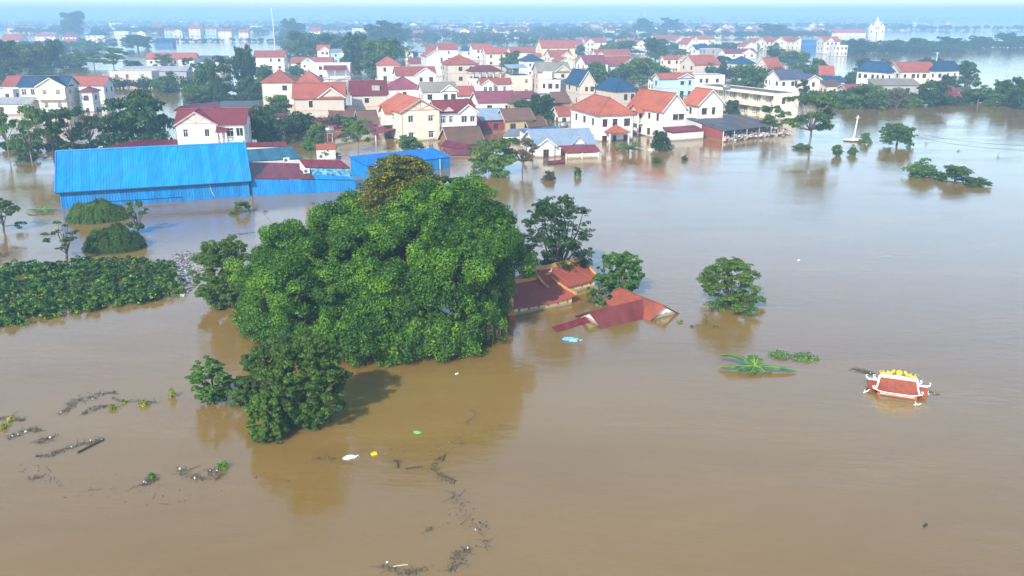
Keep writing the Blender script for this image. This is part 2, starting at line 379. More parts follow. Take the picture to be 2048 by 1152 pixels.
def house(label, fl, xr, xb, ze=6.0, th=18, roof='gx', rise=None, wall='white', rc='red', d=8.0, wf=2, ws=2, bay=None, ov=.45,
          floors=None, fc='b', fancy=False, name='house', cat='house', group=None, seed=None, trim=TRIM, timber=False, sidewall=None, maxd=16, band=True, key=None):
    rng = random.Random(seed if seed is not None else label)
    th = radians(th); u = np.array([cos(th), sin(th), 0]); v = np.array([-sin(th), cos(th), 0])
    P = at(fl[0], fl[1], ze)
    w = along(P, u, xr)
    side = None
    if xb is not None:
        if xb < fl[0]: d = along(P, v, xb); side = 'l'
        else: d = along(P + u * w, v, xb); side = 'r'
    d = min(max(d, 3.0), maxd) if d > 0 else 8.0
    if floors is None: floors = 3 if ze > 8.6 else 2 if ze > 3.6 else 1
    C = P + u * w / 2 + v * d / 2
    root = thing(name, label, cat, (C[0], C[1], 0), th, group)
    x0, y0, x1, y1 = -w / 2, -d / 2, w / 2, d / 2
    if rise is None:
        rise = tan(radians(29)) * {'gx': d, 'gy': w, 'hip': min(w, d), 'mono': d * 1.0}.get(roof, 1) / 2
    small = ppm(C) < 5.0
    faces = [((x0, y0), 0, w, wf), ((x1, y0), pi / 2, d, ws), ((x1, y1), pi, w, 0 if small else min(2, wf) if isinstance(wf, int) else 2), ((x0, y1), -pi / 2, d, ws)]
    b = MB(); wins = []
    for i, (org, rz, Lx, n) in enumerate(faces):
        ops = layout(n, Lx, ze, rng, floors) if n else []
        if bay and i == 0:
            bx0, bx1 = bay[0] * w, bay[1] * w
            ops = [o for o in ops if not (o[1] > bx0 - .1 and o[0] < bx1 + .1)] if bay[2] > .2 else ops
        wall_face(b, org, rz, Lx, ze, ops, 1 if (sidewall and i in (1, 3)) else 0)
        wins += [(org, rz, o) for o in ops]
    if roof == 'gx':
        for x in (x0, x1): b.add([(x, y0, ze), (x, y1, ze), (x, 0, ze + rise)], [(0, 1, 2)], 1 if sidewall else 0)
    elif roof == 'gy':
        for y in (y0, y1): b.add([(x0, y, ze), (x1, y, ze), (0, y, ze + rise)], [(0, 1, 2)])
    elif roof == 'mono':
        for x in (x0, x1): b.add([(x, y0, ze), (x, y1, ze), (x, y1, ze + rise)], [(0, 1, 2)])
        b.quad((x0, y1, ze), (x1, y1, ze), (x1, y1, ze + rise), (x0, y1, ze + rise))
    if bay:
        bx0, bx1, pr = x0 + bay[0] * w, x0 + bay[1] * w, bay[2]
        bw = bx1 - bx0; br = min(rise * .98, bw / 2 * tan(radians(36))) if len(bay) < 4 else bay[3]
        n = 2 if bw > 3.5 else 1
        if pr > .2:
            ops = layout(n, bw, ze, rng, floors)
            wall_face(b, (bx0, y0 - pr), 0, bw, ze, ops); wins += [((bx0, y0 - pr), 0, o) for o in ops]
            for x, rz_, oy in ((bx0, -pi / 2, y0), (bx1, pi / 2, y0 - pr)): wall_face(b, (x, oy), rz_, pr, ze, [])
        yb = y0 - max(pr, .012)
        b.add([(bx0, yb, ze), (bx1, yb, ze), ((bx0 + bx1) / 2, yb, ze + br)], [(0, 1, 2)])
    b.build('wall', root, W[wall], W[sidewall or wall])
    for org, rz, o in wins: put_window(root, org, rz, o, rng.choice(('double', 'double', 'grid', 'triple')), fc, fancy)
    # roof
    rb = MB(); cap = MB(); t = .16
    if roof in ('gx', 'gy'):
        a, c = gable_slab(rb, x0, x1, y0, y1, ze, rise, roof[1], ov, t)
        cap.tube([(a[0], a[1], a[2] + .02), (c[0], c[1], c[2] + .02)], .13, 5)
    elif roof == 'hip':
        if w >= d: r0, r1 = (x0 + d / 2 * .95, 0, ze + rise), (x1 - d / 2 * .95, 0, ze + rise)
        else: r0, r1 = (0, y0 + w / 2 * .95, ze + rise), (0, y1 - w / 2 * .95, ze + rise)
        k = ov * .45
        e = [(x0 - ov, y0 - ov, ze - k + .12), (x1 + ov, y0 - ov, ze - k + .12), (x1 + ov, y1 + ov, ze - k + .12), (x0 - ov, y1 + ov, ze - k + .12)]
        if w >= d: fs = [(e[0], e[1], r1, r0), (e[2], e[3], r0, r1), (e[1], e[2], r1), (e[3], e[0], r0)]
        else: fs = [(e[1], e[2], r1, r0), (e[3], e[0], r0, r1), (e[0], e[1], r0), (e[2], e[3], r1)]
        for f in fs: rb.add(f, [tuple(range(len(f)))])
        rb.slab([(p[0], p[1], p[2] - .003) for p in e], .14)
        cap.tube([r0, r1], .13, 5)
        hips = ((0, r0), (1, r1), (2, r1), (3, r0)) if w >= d else ((0, r0), (1, r0), (2, r1), (3, r1))
        for i, r in hips: cap.tube([e[i], r], .11, 5)
        for r in (r0, r1): cap.tube([r, (r[0], r[1], r[2] + .55)], [.09, .02], 5)
    elif roof == 'mono':
        k = rise / d
        rb.slab([(x0 - ov, y0 - ov, ze + .14 - ov * k), (x1 + ov, y0 - ov, ze + .14 - ov * k), (x1 + ov, y1 + ov, ze + .14 + rise + ov * k), (x0 - ov, y1 + ov, ze + .14 + rise + ov * k)], .12)
    else:                                    # flat roof behind a parapet
        rb.box(x0 + .05, y0 + .05, ze - .25, x1 - .05, y1 - .05, ze - .1)
    if bay:
        bb = MB(); ym = 0 if roof != 'gy' else y0 + 2
        xm = (bx0 + bx1) / 2; k = br / (bw / 2); e = ze - ov * k; yb = y0 - pr - ov * .8
        ym = min(y1 - .3, y0 + (br / max(rise, .1)) * (d / 2) + .1) if roof != 'gy' else y0 + bw / 2
        bb.slab([(bx0 - ov, ym, e + .05), (bx0 - ov, yb, e + .05), (xm, yb, ze + br + .05), (xm, ym, ze + br + .05)], t)
        bb.slab([(bx1 + ov, yb, e + .05), (bx1 + ov, ym, e + .05), (xm, ym, ze + br + .054), (xm, yb, ze + br + .054)], t)
        cap.tube([(xm, yb, ze + br + .06), (xm, ym, ze + br + .06)], .11, 5)
    ro = rb.build('roof', root, R[rc] if roof != 'flat' else R.get(rc, CONC))
    if cap.v: cap.build('ridge_cap', ro, R[rc])
    if bay: bb.build('gable_roof', root, R[rc])
    # trim: fascia under the eaves or parapet coping, and the band between the storeys
    tb = MB()
    if roof == 'flat':
        for a in ((x0 - .08, y0 - .08, x1 + .08, y0 + .12), (x0 - .08, y1 - .12, x1 + .08, y1 + .08), (x0 - .08, y0 + .121, x0 + .12, y1 - .121), (x1 - .12, y0 + .121, x1 + .08, y1 - .121)):
            tb.box(a[0], a[1], ze + .005, a[2], a[3], ze + .14)
        tb.build('parapet_coping', root, trim)
    else:
        if roof == 'gy' or bay:
            g = [(x0, x1, y0, rise)] if roof == 'gy' else []
            if bay: g.append((bx0, bx1, y0 - max(pr, .012), br))
            for gx0, gx1, gy, gr in g:       # barge boards along the gable
                gm = (gx0 + gx1) / 2; kk = gr / (gm - gx0); yo = gy - ov * (1.0 if roof == 'gy' and gx0 == x0 else .8) - .03
                for sx, ex in ((gx0, -1), (gx1, 1)):
                    tb = MB(); a = (sx + ex * ov, yo, ze - ov * kk + .03); c = (gm, yo, ze + gr + .03)
                    tb.add([a, c, (c[0], c[1], c[2] - .26), (a[0], a[1], a[2] - .26), (a[0], a[1] + .05, a[2]), (c[0], c[1] + .05, c[2]), (c[0], c[1] + .05, c[2] - .26), (a[0], a[1] + .05, a[2] - .26)],
                           [(0, 3, 2, 1), (0, 1, 5, 4), (3, 7, 6, 2), (0, 4, 7, 3)]).build('barge_board', root, trim)
        if roof == 'gx':
            kk = rise / (d / 2)
            for sx in (x0 - ov - .03, x1 + ov + .03):
                for sy in (-1, 1):
                    a = (sx, sy * (d / 2 + ov), ze - ov * kk + .03); c = (sx, 0, ze + rise + .03)
                    MB().add([a, c, (c[0], c[1], c[2] - .26), (a[0], a[1], a[2] - .26)], [(0, 1, 2, 3)]).build('barge_board', root, trim)
        if timber:
            gm, gr, gw, gy = ((bx0 + bx1) / 2, br, bw, y0 - pr) if bay else (0, rise, w, y0)
            q = MB(); q.box(gm - gw / 2, gy - .06, ze - .1, gm + gw / 2, gy - .004, ze + .12); q.box(gm - .1, gy - .055, ze + .12, gm + .1, gy - .003, ze + gr - .1)
            for s_ in (-1, 1):
                a = np.array((gm + s_ * .1, gy - .05, ze + .15)); c = np.array((gm + s_ * gw * .25, gy - .05, ze + gr * .48)); n_ = np.array((-(c - a)[2], 0, (c - a)[0])); n_ = n_ / np.linalg.norm(n_) * .1
                q.add([a - n_, c - n_, c + n_, a + n_], [(0, 1, 2, 3)])
            q.build('gable_timber', root, TRIMP)
    if band and floors > 1 and ze - 3.3 > .2:
        q = MB(); z = ze - 3.35
        q.box(x0 - .05, y0 - .05, z, x1 + .05, y0 - .003, z + .18); q.box(x0 - .05, y0, z, x0 - .003, y1 + .05, z + .18); q.box(x1 + .003, y0, z, x1 + .05, y1 + .05, z + .18)
        q.build('storey_band', root, TRIM if wall in ('white', 'cream', 'yellow') else TRIMP)
    if fancy:
        for sx in (x0 + .12, x1 - .12): MB().tube([(sx, y0 - .09, ZB), (sx, y0 - .09, ze - .15)], .055, 5).build('drain_pipe', root, RAIL)
    H = dict(root=root, x0=x0, x1=x1, y0=y0, y1=y1, w=w, d=d, ze=ze, rise=rise)
    return H
def balcony(H, x0, x1, z, out=1.1, face='front', rails=True):
    """floor slab with posts and rails on the front or the left wall"""
    root = H['root']; g = obj('balcony', None, root, (0, 0, 0))
    if face == 'left': g.location = (H['x0'], 0, 0); g.rotation_euler = (0, 0, -pi / 2)
    else: g.location = (0, H['y0'], 0)
    MB().box(x0, -out, z - .16, x1, -.004, z).build('floor_slab', g, TRIM)
    q = MB(); n = max(3, int((x1 - x0) / .35))
    for i in range(n + 1):
        x = x0 + .05 + (x1 - x0 - .1) * i / n; q.box(x - .025, -out + .03, z, x + .025, -out + .08, z + .85)
    q.box(x0, -out + .02, z + .85, x1, -out + .10, z + .93)
    for x in (x0, x1 - .08): q.box(x, -out + .1, z + .85, x + .08, -.01, z + .93)
    q.build('railing', g, RAIL)
def awning(H, x0, x1, z, out, rc='maroon', face='front', drop=.55, posts=True):
    root = H['root']; a = MB(); oy = H['y0'] if face == 'front' else 0
    T = (lambda x, y, zz: (x, H['y0'] - y, zz)) if face == 'front' else (lambda x, y, zz: (H['x0'] - y, -x, zz)) if face == 'left' else (lambda x, y, zz: (H['x1'] + y, x, zz))
    a.slab([T(x0, out, z - drop), T(x1, out, z - drop), T(x1, .02, z), T(x0, .02, z)], .08)
    o = a.build('awning', root, R[rc])
    if posts:
        for x in (x0 + .3, (x0 + x1) / 2, x1 - .3):
            p = T(x, out - .2, 0)
            MB().box(p[0] - .1, p[1] - .1, ZB, p[0] + .1, p[1] + .1, z - drop - .06).build('post', o, TRIM)
def tank(label, P, standz, group='stainless water tanks on stands'):
    t = thing('water_tank', label, 'water tank', P, .3, group)
    st = MB()
    for x, y in ((-.5, -.5), (.5, -.5), (.5, .5), (-.5, .5)): st.box(x - .05, y - .05, ZB, x + .05, y + .05, standz)
    st.box(-.62, -.62, standz, .62, .62, standz + .07); st.build('stand', t, CONC)
    q = MB()
    prof = [(-.95, .10), (-.9, .45), (-.78, .6), (.78, .6), (.9, .45), (.95, .10)]
    vs = [(x, r * cos(2 * pi * k / 12), standz + .72 + r * sin(2 * pi * k / 12)) for x, r in prof for k in range(12)]
    fs = [(i * 12 + k, i * 12 + (k + 1) % 12, (i + 1) * 12 + (k + 1) % 12, (i + 1) * 12 + k) for i in range(5) for k in range(12)] + [tuple(range(12)), tuple(range(71, 59, -1))]
    q.add(vs, fs); q.build('drum', t, STEEL, smooth=True)
    MB().lathe([(.16, standz + 1.30), (.16, standz + 1.42), (.05, standz + 1.46)], 8).build('lid', t, STEEL)

# ------------------------------------------------------------------ plants
RNG = np.random.default_rng(7)
def unit(v): return v / (np.linalg.norm(v, axis=-1, keepdims=True) + 1e-9)
def leaf_mesh(name, C, N, size, mat, tint, aspect=.55, rng=RNG, fold=True):
    """one small rhombic leaf per centre C, facing about N"""
    n = len(C)
    N = unit(N); a = unit(np.cross(N, unit(rng.normal(size=(n, 3))))); b = np.cross(N, a)
    s = (size * rng.uniform(.7, 1.3, n))[:, None] if not hasattr(size, '__len__') else size[:, None]
    V = np.empty((n, 4, 3)); h = s * .5
    V[:, 0] = C - a * h; V[:, 2] = C + a * h; V[:, 1] = C + b * h * aspect - N * h * .18; V[:, 3] = C - b * h * aspect - N * h * .18
    me = bpy.data.meshes.new(name)
    me.vertices.add(4 * n); me.loops.add(4 * n); me.polygons.add(n)
    me.vertices.foreach_set('co', V.ravel().astype(np.float32))
    me.loops.foreach_set('vertex_index', np.arange(4 * n, dtype=np.int32))
    me.polygons.foreach_set('loop_start', np.arange(0, 4 * n, 4, dtype=np.int32)); me.polygons.foreach_set('loop_total', np.full(n, 4, np.int32))
    at_ = me.attributes.new('tint', 'FLOAT', 'FACE'); at_.data.foreach_set('value', np.clip(tint, 0, 1).astype(np.float32))
    me.materials.append(mat); me.update(calc_edges=True)
    return me
def blob_leaves(blobs, per, rng=RNG, up=.45, jitter=.55, shell=.30, low=-.55, tvar=.22, sub=7):
    """leaves through the outer shell of each blob (centre, radii), denser on top"""
    Cs, Ns, Ts = [], [], []
    if sub:                                   # each clump breaks up into smaller sprays
        nb = []
        for (c, r, k) in blobs:
            r = np.array(r, float)
            for d in unit(rng.normal(size=(sub, 3)) + np.array((0, 0, .35))):
                q = rng.uniform(.36, .58); nb.append((np.array(c) + d * r * rng.uniform(.55, .85), r * q * np.array((1, 1, .8)), k / sub * (q / .46) ** 2))
        blobs = nb
    for (c, r, k) in blobs:
        n = max(6, int(per * k))
        d = unit(rng.normal(size=(n * 2, 3))); d = d[d[:, 2] > low + rng.uniform(-.25, .25, len(d))][:n]
        rad = 1 - shell * rng.random(len(d)) ** 1.6 + .10 * rng.normal(size=len(d)) * .6
        P = np.array(c) + d * np.array(r) * rad[:, None]
        Nn = d + np.array([0, 0, up]) + jitter * rng.normal(size=d.shape)
        Cs.append(P); Ns.append(Nn); Ts.append(np.clip(.42 + tvar * rng.normal() + .16 * rng.normal(size=len(d)), 0, .93))
    return np.concatenate(Cs), np.concatenate(Ns), np.concatenate(Ts)
def limbs(b, base, tips, r0, rng, seg=6):
    """a bent limb from the trunk head to each tip"""
    for t in tips:
        t = np.array(t); m = (np.array(base) + t) / 2 + rng.normal(size=3) * .06 * np.linalg.norm(t - base) + np.array([0, 0, .04 * np.linalg.norm(t - base)])
        b.tube([base, m, t], [r0, r0 * .6, r0 * .18], seg, cap=False)
def make_variant(kind, seed):
    """a tree of unit height and unit half-width, as trunk mesh and crown mesh"""
    rng = np.random.default_rng(seed)
    tb = MB(); blobs = []
    if kind == 'dense':
        for i in range(30):
            a = rng.uniform(0, 2 * pi); z = rng.uniform(.10, .86); rr = (1 - ((z - .42) / .58) ** 2) ** .5 * rng.uniform(.35, .80) if z > .42 else rng.uniform(.35, .74)
            r = rng.uniform(.22, .34); blobs.append(((rr * cos(a), rr * sin(a), z), (r, r, r * .55), r * r * 10))
        blobs.append(((0, 0, .62), (.5, .5, .32), 2.5))
        per, size, low, mat = 330, .085, -.5, 'mid'
        tb.tube([(0, 0, -.15), (.02, .01, .2), (0, 0, .4)], [.06, .045, .035], 7)
        limbs(tb, np.array((0, 0, .33)), [b_[0] for b_ in blobs[:9]], .028, rng)
    elif kind == 'airy':
        nb = 20
        for i in range(nb):
            a = rng.uniform(0, 2 * pi); z = rng.uniform(.34, .94); rr = rng.uniform(.2, .82) * (1.12 - abs(z - .6) * 1.1)
            r = rng.uniform(.17, .28); blobs.append(((rr * cos(a), rr * sin(a), z), (r, r, r * .34), r * r * 14))
        per, size, low, mat = 300, .075, -.75, 'mid'
        tb.tube([(0, 0, -.15), (.03, -.02, .25), (.01, .02, .55)], [.034, .026, .017], 6)
        limbs(tb, np.array((.02, 0, .3)), [b_[0] for b_ in blobs], .016, rng)
    elif kind == 'bush':
        for i in range(20):
            a = rng.uniform(0, 2 * pi); z = rng.uniform(.06, .78); rr = rng.uniform(.2, .72) * (1.15 - z * .75)
            r = rng.uniform(.24, .36); blobs.append(((rr * cos(a), rr * sin(a), z), (r, r, r * .62), r * r * 9))
        per, size, low, mat = 300, .10, -.9, 'mid'
        tb.tube([(0, 0, -.2), (.02, 0, .3)], [.04, .02], 6)
        limbs(tb, np.array((0, 0, .0)), [b_[0] for b_ in blobs[:8]], .022, rng)
    C, N, T = blob_leaves(blobs, per, rng, low=low)
    if kind == 'airy': N = N + np.array([0, 0, .6])
    rad = np.percentile(np.hypot(C[:, 0], C[:, 1]), 98); zt = np.percentile(C[:, 2], 99.6); k = np.array([1 / rad, 1 / rad, 1 / zt]); C = C * k; tb.v = [(v_[0] * k[0], v_[1] * k[1], v_[2] * k[2]) for v_ in tb.v]
    return tb.mesh(kind + '_trunk', BARKP if kind == 'airy' else BARK), leaf_mesh(kind + '_crown', C, N, size, L[mat], T, rng=rng)
def make_bamboo(seed):
    rng = np.random.default_rng(seed); tb = MB(); Cs = []; Ns = []; Ts = []
    for i in range(46):
        a = rng.uniform(0, 2 * pi); lean = rng.uniform(.2, .95); h = rng.uniform(.7, 1.0) * (1 - .25 * lean)
        ts = np.linspace(0, 1, 9); x = lean * ts ** 1.9; z = h * (ts - .38 * lean * ts ** 3.2)
        P = np.stack([x * cos(a), x * sin(a), z], 1) + rng.normal(size=3) * .03
        tb.tube(P, np.linspace(.010, .003, 9), 4, cap=False)
        for j in range(150):
            t = rng.uniform(.25, 1.0); q = np.array([np.interp(t, ts, P[:, k]) for k in range(3)]) + rng.normal(size=3) * (.05, .05, .035)
            Cs.append(q); Ns.append((cos(a) * .5, sin(a) * .5, .8)); Ts.append(.25 + .45 * t + .12 * rng.normal())
    Ns = np.array(Ns) + .5 * rng.normal(size=(len(Ns), 3))
    return tb.mesh('stem', BARKP), leaf_mesh('foliage', np.array(Cs), Ns, .085, L['mid'], np.array(Ts), aspect=.28, rng=rng)
VAR = {k: [make_variant(k, 11 + i * 7 + j) for i in range(n)] for j, (k, n) in enumerate((('dense', 5), ('airy', 4), ('bush', 4)))}
VAR['bamboo'] = [make_bamboo(5), make_bamboo(9)]
CROWNS = {}
def recolour(me, mat):
    key = (me.name, mat)
    if key not in CROWNS:
        c = me.copy(); c.materials.clear(); c.materials.append(L[mat]); CROWNS[key] = c
    return CROWNS[key]
TREEN = [0]
PNAME = dict(dense='tree', airy='tree', bush='shrub', bamboo='bamboo_clump')
def tree(kind, cx, ytop, ybase, wpx, label, mat='mid', name=None, cat=None, group=None, zb=0.0, hmin=.4):
    """a tree standing in the water at pixel (cx, ybase), its top in row ytop, wpx wide"""
    P = at(cx, ybase, zb)
    h = max(zat(P[1], ytop) - zb, hmin); w = wpx / ppm(P + np.array([0, 0, h * .5])) / 2
    i = TREEN[0]; TREEN[0] += 1
    tm, cm = VAR[kind][i % len(VAR[kind])]
    o = thing(name or PNAME[kind], label, cat or ('tree' if kind in ('dense', 'airy') else 'shrub'), P, (i * 2.4) % 6.28, group)
    o_s = (w, w, h)
    t = obj('trunk' if kind != 'bamboo' else 'stem', tm, o); t.scale = o_s
    c = obj('crown' if kind in ('dense', 'airy') else 'foliage', recolour(cm, mat), o); c.scale = o_s
    return o

# ---- the great banyan
def banyan():
    rng = np.random.default_rng(42)
    cx, cy = at(775, 690)[0] * 1.03, 70.0
    root = thing('banyan_tree', 'huge dark green banyan tree with drooping clumps and hanging roots', 'tree', (cx, cy, 0))
    k = ppm(np.array([cx, cy, 5.0])); X = lambda px: (px - 1024) / F * depth(np.array([0, cy, 6.0])) - cx
    hx = [X(p) for p in (470, 520, 600, 690, 790, 880, 960, 1020, 1075)]
    hz = [4.4, 6.8, 8.6, 9.8, 10.8, 11.8, 10.7, 8.2, 4.4]
    lump = np.random.default_rng(3); ph = lump.uniform(0, 6.28, 6)
    blobs = []
    x_l, x_r = X(470), X(1062); xm, rx, ry = (x_l + x_r) / 2, (x_r - x_l) / 2 - .7, 9.6
    def top(x, y):
        r2 = ((x - xm) / rx) ** 2 + (y / ry) ** 2
        wob = .8 * sin(.55 * x + ph[0]) * cos(.6 * y + ph[1]) + .55 * sin(1.1 * x + ph[2] + .4 * y)
        return np.interp(x, hx, hz) * max(0.0, 1 - (y / ry) ** 2 * .9) ** .42 + wob, r2
    n = 0
    while n < 190:                            # clumps over the dome
        x = rng.uniform(-rx, rx) + xm; y = rng.uniform(-ry, ry)
        t, r2 = top(x, y)
        if r2 > 1.0 or t < 2: continue
        r = rng.uniform(.6, 1.9) if rng.random() < .8 else rng.uniform(1.7, 2.3)
        z = t - r * .8 + rng.uniform(-1.0, .45)
        blobs.append(((x, y, z), (r, r, r * rng.uniform(.75, 1.15)), r * r)); n += 1
    for i in range(210):                      # the skirt that hangs to the water
        a = rng.uniform(0, 2 * pi); a = a if rng.random() < .35 else rng.uniform(pi * .95, pi * 2.05)
        x, y = xm + rx * cos(a) * rng.uniform(.90, 1.02), ry * sin(a) * rng.uniform(.88, 1.02)
        t, _ = top(x * .96, y * .93); f = rng.random() ** .8
        z = .55 + f * max(t - 1.0, .5); pull = 1 - .30 * (f ** 2)
        r = rng.uniform(.75, 1.35)
        xq = xm + (x - xm) * pull
        if z < 4.0 and xq > X(1000): xq = X(1000) - rng.uniform(0, 2.0)       # the crown leaves the temple roof clear
        blobs.append(((xq, y * pull, z), (r, r, r * rng.uniform(1.0, 1.7)), r * r))
    for i in range(70):                       # inner clumps that close the view into the crown
        a = rng.uniform(pi * .9, pi * 2.1); q = rng.uniform(.55, .85); x, y = xm + rx * q * cos(a), ry * q * sin(a); t, _ = top(x, y); r = rng.uniform(.8, 1.5)
        z = rng.uniform(1.2, max(2.0, t - 1.5))
        if not (z < 4.0 and x > X(1000)): blobs.append(((x, y, z), (r, r, r), r * r * .8))
    for i in range(60):                       # a low inner layer
        a = rng.uniform(0, 2 * pi); q = sqrt(rng.random()) * .8; x = xm + rx * q * cos(a); r = rng.uniform(.9, 1.5)
        if x < X(985): blobs.append(((x, ry * q * sin(a), rng.uniform(1.0, 4.2)), (r, r, r), r * r * .7))
    for i in range(90):                       # low clumps that close the front
        a = rng.uniform(pi * 1.0, pi * 1.98); q = rng.uniform(.80, 1.0); r = rng.uniform(.6, 1.1)
        blobs.append(((min(xm + rx * q * cos(a), X(990) - rng.uniform(0, 2)), ry * q * sin(a), rng.uniform(.4, 2.4)), (r, r, r * 1.2), r * r))
    C, N, T = blob_leaves(blobs, 760, rng, up=.30, jitter=.55, shell=.42, low=-.85, tvar=.20)
    T = T + .17 * np.sin(.75 * C[:, 0] + 1.3) * np.cos(.9 * C[:, 2] + .6 * C[:, 1]) + .10 * np.sin(1.9 * C[:, 0] - 1.2 * C[:, 2])   # limbs with older and younger leaves
    T = np.clip(T, 0, .93); yy = rng.random(len(T)) < .012
    T = np.where(yy, .97, T * .95)
    keep = C[:, 2] > .12
    c = obj('crown', leaf_mesh('banyan_crown', C[keep], N[keep], .20, L['banyan'], T[keep], aspect=.6, rng=rng), root)
    tb = MB()
    for i in range(9):
        a = i * .7; p = np.array((1.6 * cos(a), 1.2 * sin(a), -1.0))
        tb.tube([p, p * .8 + (0, 0, 3), p * .5 + (0, 0, 5)], [.75, .55, .45], 8)
    limbs(tb, np.array((0, 0, 3.8)), [b_[0] for b_ in blobs[::9]], .34, rng, 6)
    for b_ in blobs[:230:6]:                  # bare twigs that stick out
        c_ = np.array(b_[0]); e_ = c_ + np.array((rng.normal() * .7, rng.normal() * .7, b_[1][2] * rng.uniform(1.0, 1.35))); tb.tube([c_, (c_ + e_) / 2 + rng.normal(size=3) * .1, e_], [.05, .03, .012], 4, cap=False)
    tb.build('trunk', root, BARK)
    rb = MB()
    for i in range(60):
        a = rng.uniform(pi * .9, pi * 2.1); x, y = xm + rx * .93 * cos(a) + rng.normal() * .4, ry * .93 * sin(a) + rng.normal() * .4
        z = rng.uniform(1.0, 2.4)
        for j in range(3):
            dx = rng.normal() * .12
            rb.tube([(x + dx, y, z), (x + dx + rng.normal() * .06, y, z * .5), (x + dx + rng.normal() * .1, y, rng.uniform(-.3, .8))], [.03, .022, .012], 4, cap=False)
    for px, py, z1 in ((950, 545, 4.6), (985, 555, 4.2), (1000, 560, 3.6), (745, 560, 5.0), (650, 585, 4.5), (850, 590, 4), (820, 600, 3.4)):   # reddish bundles that show
        q = at(px, py, z1) - np.array([cx, cy, 0]);
        for j in range(9):
            d_ = rng.normal(size=2) * .14
            rb.tube([(q[0] + d_[0], q[1] + d_[1], z1), (q[0] + d_[0] * .6, q[1] + d_[1], z1 - 1.1), (q[0] + d_[0], q[1] + d_[1], z1 - 2.1)], [.035, .03, .015], 4, cap=False)
    tag(rb.build('aerial_root', root, paint('aerial_root', (.16, .075, .045), rough=.9, var=.3)), kind='stuff')
    return root
banyan()

def near_tree(label, cx, ytop, ybase, wpx, mat, nb, per, leaf, name='tree', cat='tree', low=-.7, squash=.7, zlo=.08, dep=1.0, seed=1, trunk=True, yellow=0.0, shape='dome', clump=(.17, .30)):
    """a nearer tree or shrub with its own leaf-by-leaf crown"""
    rng = np.random.default_rng(seed)
    P = at(cx, ybase); h = zat(P[1], ytop); w = wpx / ppm(P + np.array([0, 0, h * .5])) / 2
    root = thing(name, label, cat, P)
    blobs = []
    for i in range(nb):
        for _ in range(20):
            a = rng.uniform(0, 2 * pi); f = rng.uniform(zlo, .93); q = sqrt(rng.random())
            env = {'dome': sqrt(max(0, 1 - f ** 2.2)), 'tall': (1 - abs(f - .5) ** 2 * 2.2), 'top': .35 + .65 * sin(pi * min(1, f * 1.02)) , 'cone': 1.05 - f}[shape]
            if env > .1: break
        r = rng.uniform(*clump) * w; m = max(env * w - r * .75, .02)
        z = f * h
        z = min(z, h - r * squash * .9)
        blobs.append(((m * q * cos(a), m * q * sin(a) * dep, max(z, r * squash * .35)), (r, r, r * squash), (r / w) ** 2 * 14))
    C, N, T = blob_leaves(blobs, per, rng, low=low, up=.4, jitter=.55, shell=.4)
    if yellow: T = np.where(rng.random(len(T)) < yellow, 1.0, T)
    keep = C[:, 2] > .04
    obj('crown' if cat == 'tree' else 'foliage', leaf_mesh('crown', C[keep], N[keep], leaf, L[mat], T[keep], rng=rng), root)
    tb = MB(); rt = max(.04, h * .028)
    tb.tube([(0, 0, -.8), (.05 * h, 0, h * .25), (.02 * h, .02 * h, h * .6)], [rt * 1.2, rt * .9, rt * .45], 7)
    limbs(tb, np.array((.04 * h, 0, h * .15)), [b_[0] for b_ in blobs[:max(6, min(nb // 2, 14))]], rt * .5, rng, 5)
    tb.build('trunk' if cat == 'tree' else 'stem', root, BARK)
    return root
near_tree('olive green tree with yellow clumps rising behind the huge banyan', 815, 292, 640, 250, 'olive', 120, 640, .20, seed=3, yellow=.12, shape='top', zlo=.55, clump=(.12, .22))
near_tree('dull dark olive tree top at the right shoulder of the huge banyan', 912, 334, 600, 100, 'dark', 18, 520, .24, seed=4, shape='top', zlo=.4)
near_tree('lighter green tree leaning from the left edge of the banyan', 458, 478, 610, 146, 'light', 190, 1000, .16, seed=5, yellow=.01, zlo=.0, clump=(.09, .20), shape='tall')
near_tree('dark small-leaved tree half sunk before the banyan, lower left', 616, 664, 850, 196, 'mid', 210, 1300, .15, seed=6, zlo=.0, dep=.8, squash=.85, clump=(.08, .17), shape='tall')
near_tree('leafy low tree pushing out left in front of the banyan foot', 528, 696, 812, 136, 'mid', 120, 1100, .15, seed=26, zlo=.0, squash=.8, clump=(.09, .19))
near_tree('dark rounded tree lobe nearest the camera, below the banyan', 534, 782, 876, 92, 'mid', 90, 1000, .14, seed=27, zlo=.0, squash=.9, clump=(.11, .22))
near_tree('low dark shrub at the left foot of the small-leaved tree', 484, 752, 806, 60, 'dark', 12, 420, .16, name='shrub', cat='shrub', seed=7, zlo=.05)
near_tree('feathery bright green shrub beside a floating yellow crate', 425, 712, 806, 92, 'bright', 130, 640, .13, name='shrub', cat='shrub', seed=8, squash=.35, zlo=.02, shape='tall', clump=(.09, .20))
near_tree('dark ragged tree standing behind the red temple roofs', 1112, 386, 566, 176, 'dark', 150, 760, .18, seed=9, shape='top', zlo=.15, clump=(.08, .17))
near_tree('lush rounded bamboo-like bush behind the sunken red pavilion', 1243, 502, 590, 92, 'bright', 150, 900, .14, name='shrub', cat='shrub', seed=10, zlo=.0, shape='tall', squash=.9, clump=(.10, .20))
near_tree('small bright green shrub between temple and red pavilion', 1196, 546, 606, 62, 'bright', 50, 700, .14, name='shrub', cat='shrub', seed=12, zlo=.02, clump=(.11, .22))
near_tree('thin sapling tip poking out left of the bamboo-like bush', 1206, 508, 552, 30, 'mid', 6, 130, .16, name='sapling', cat='shrub', seed=13, zlo=.3)
near_tree('lone half-sunk tree of tufted leaf clusters right of the pavilion', 1457, 515, 612, 152, 'light', 120, 640, .15, seed=14, zlo=.0, squash=.55, clump=(.10, .20), shape='dome')
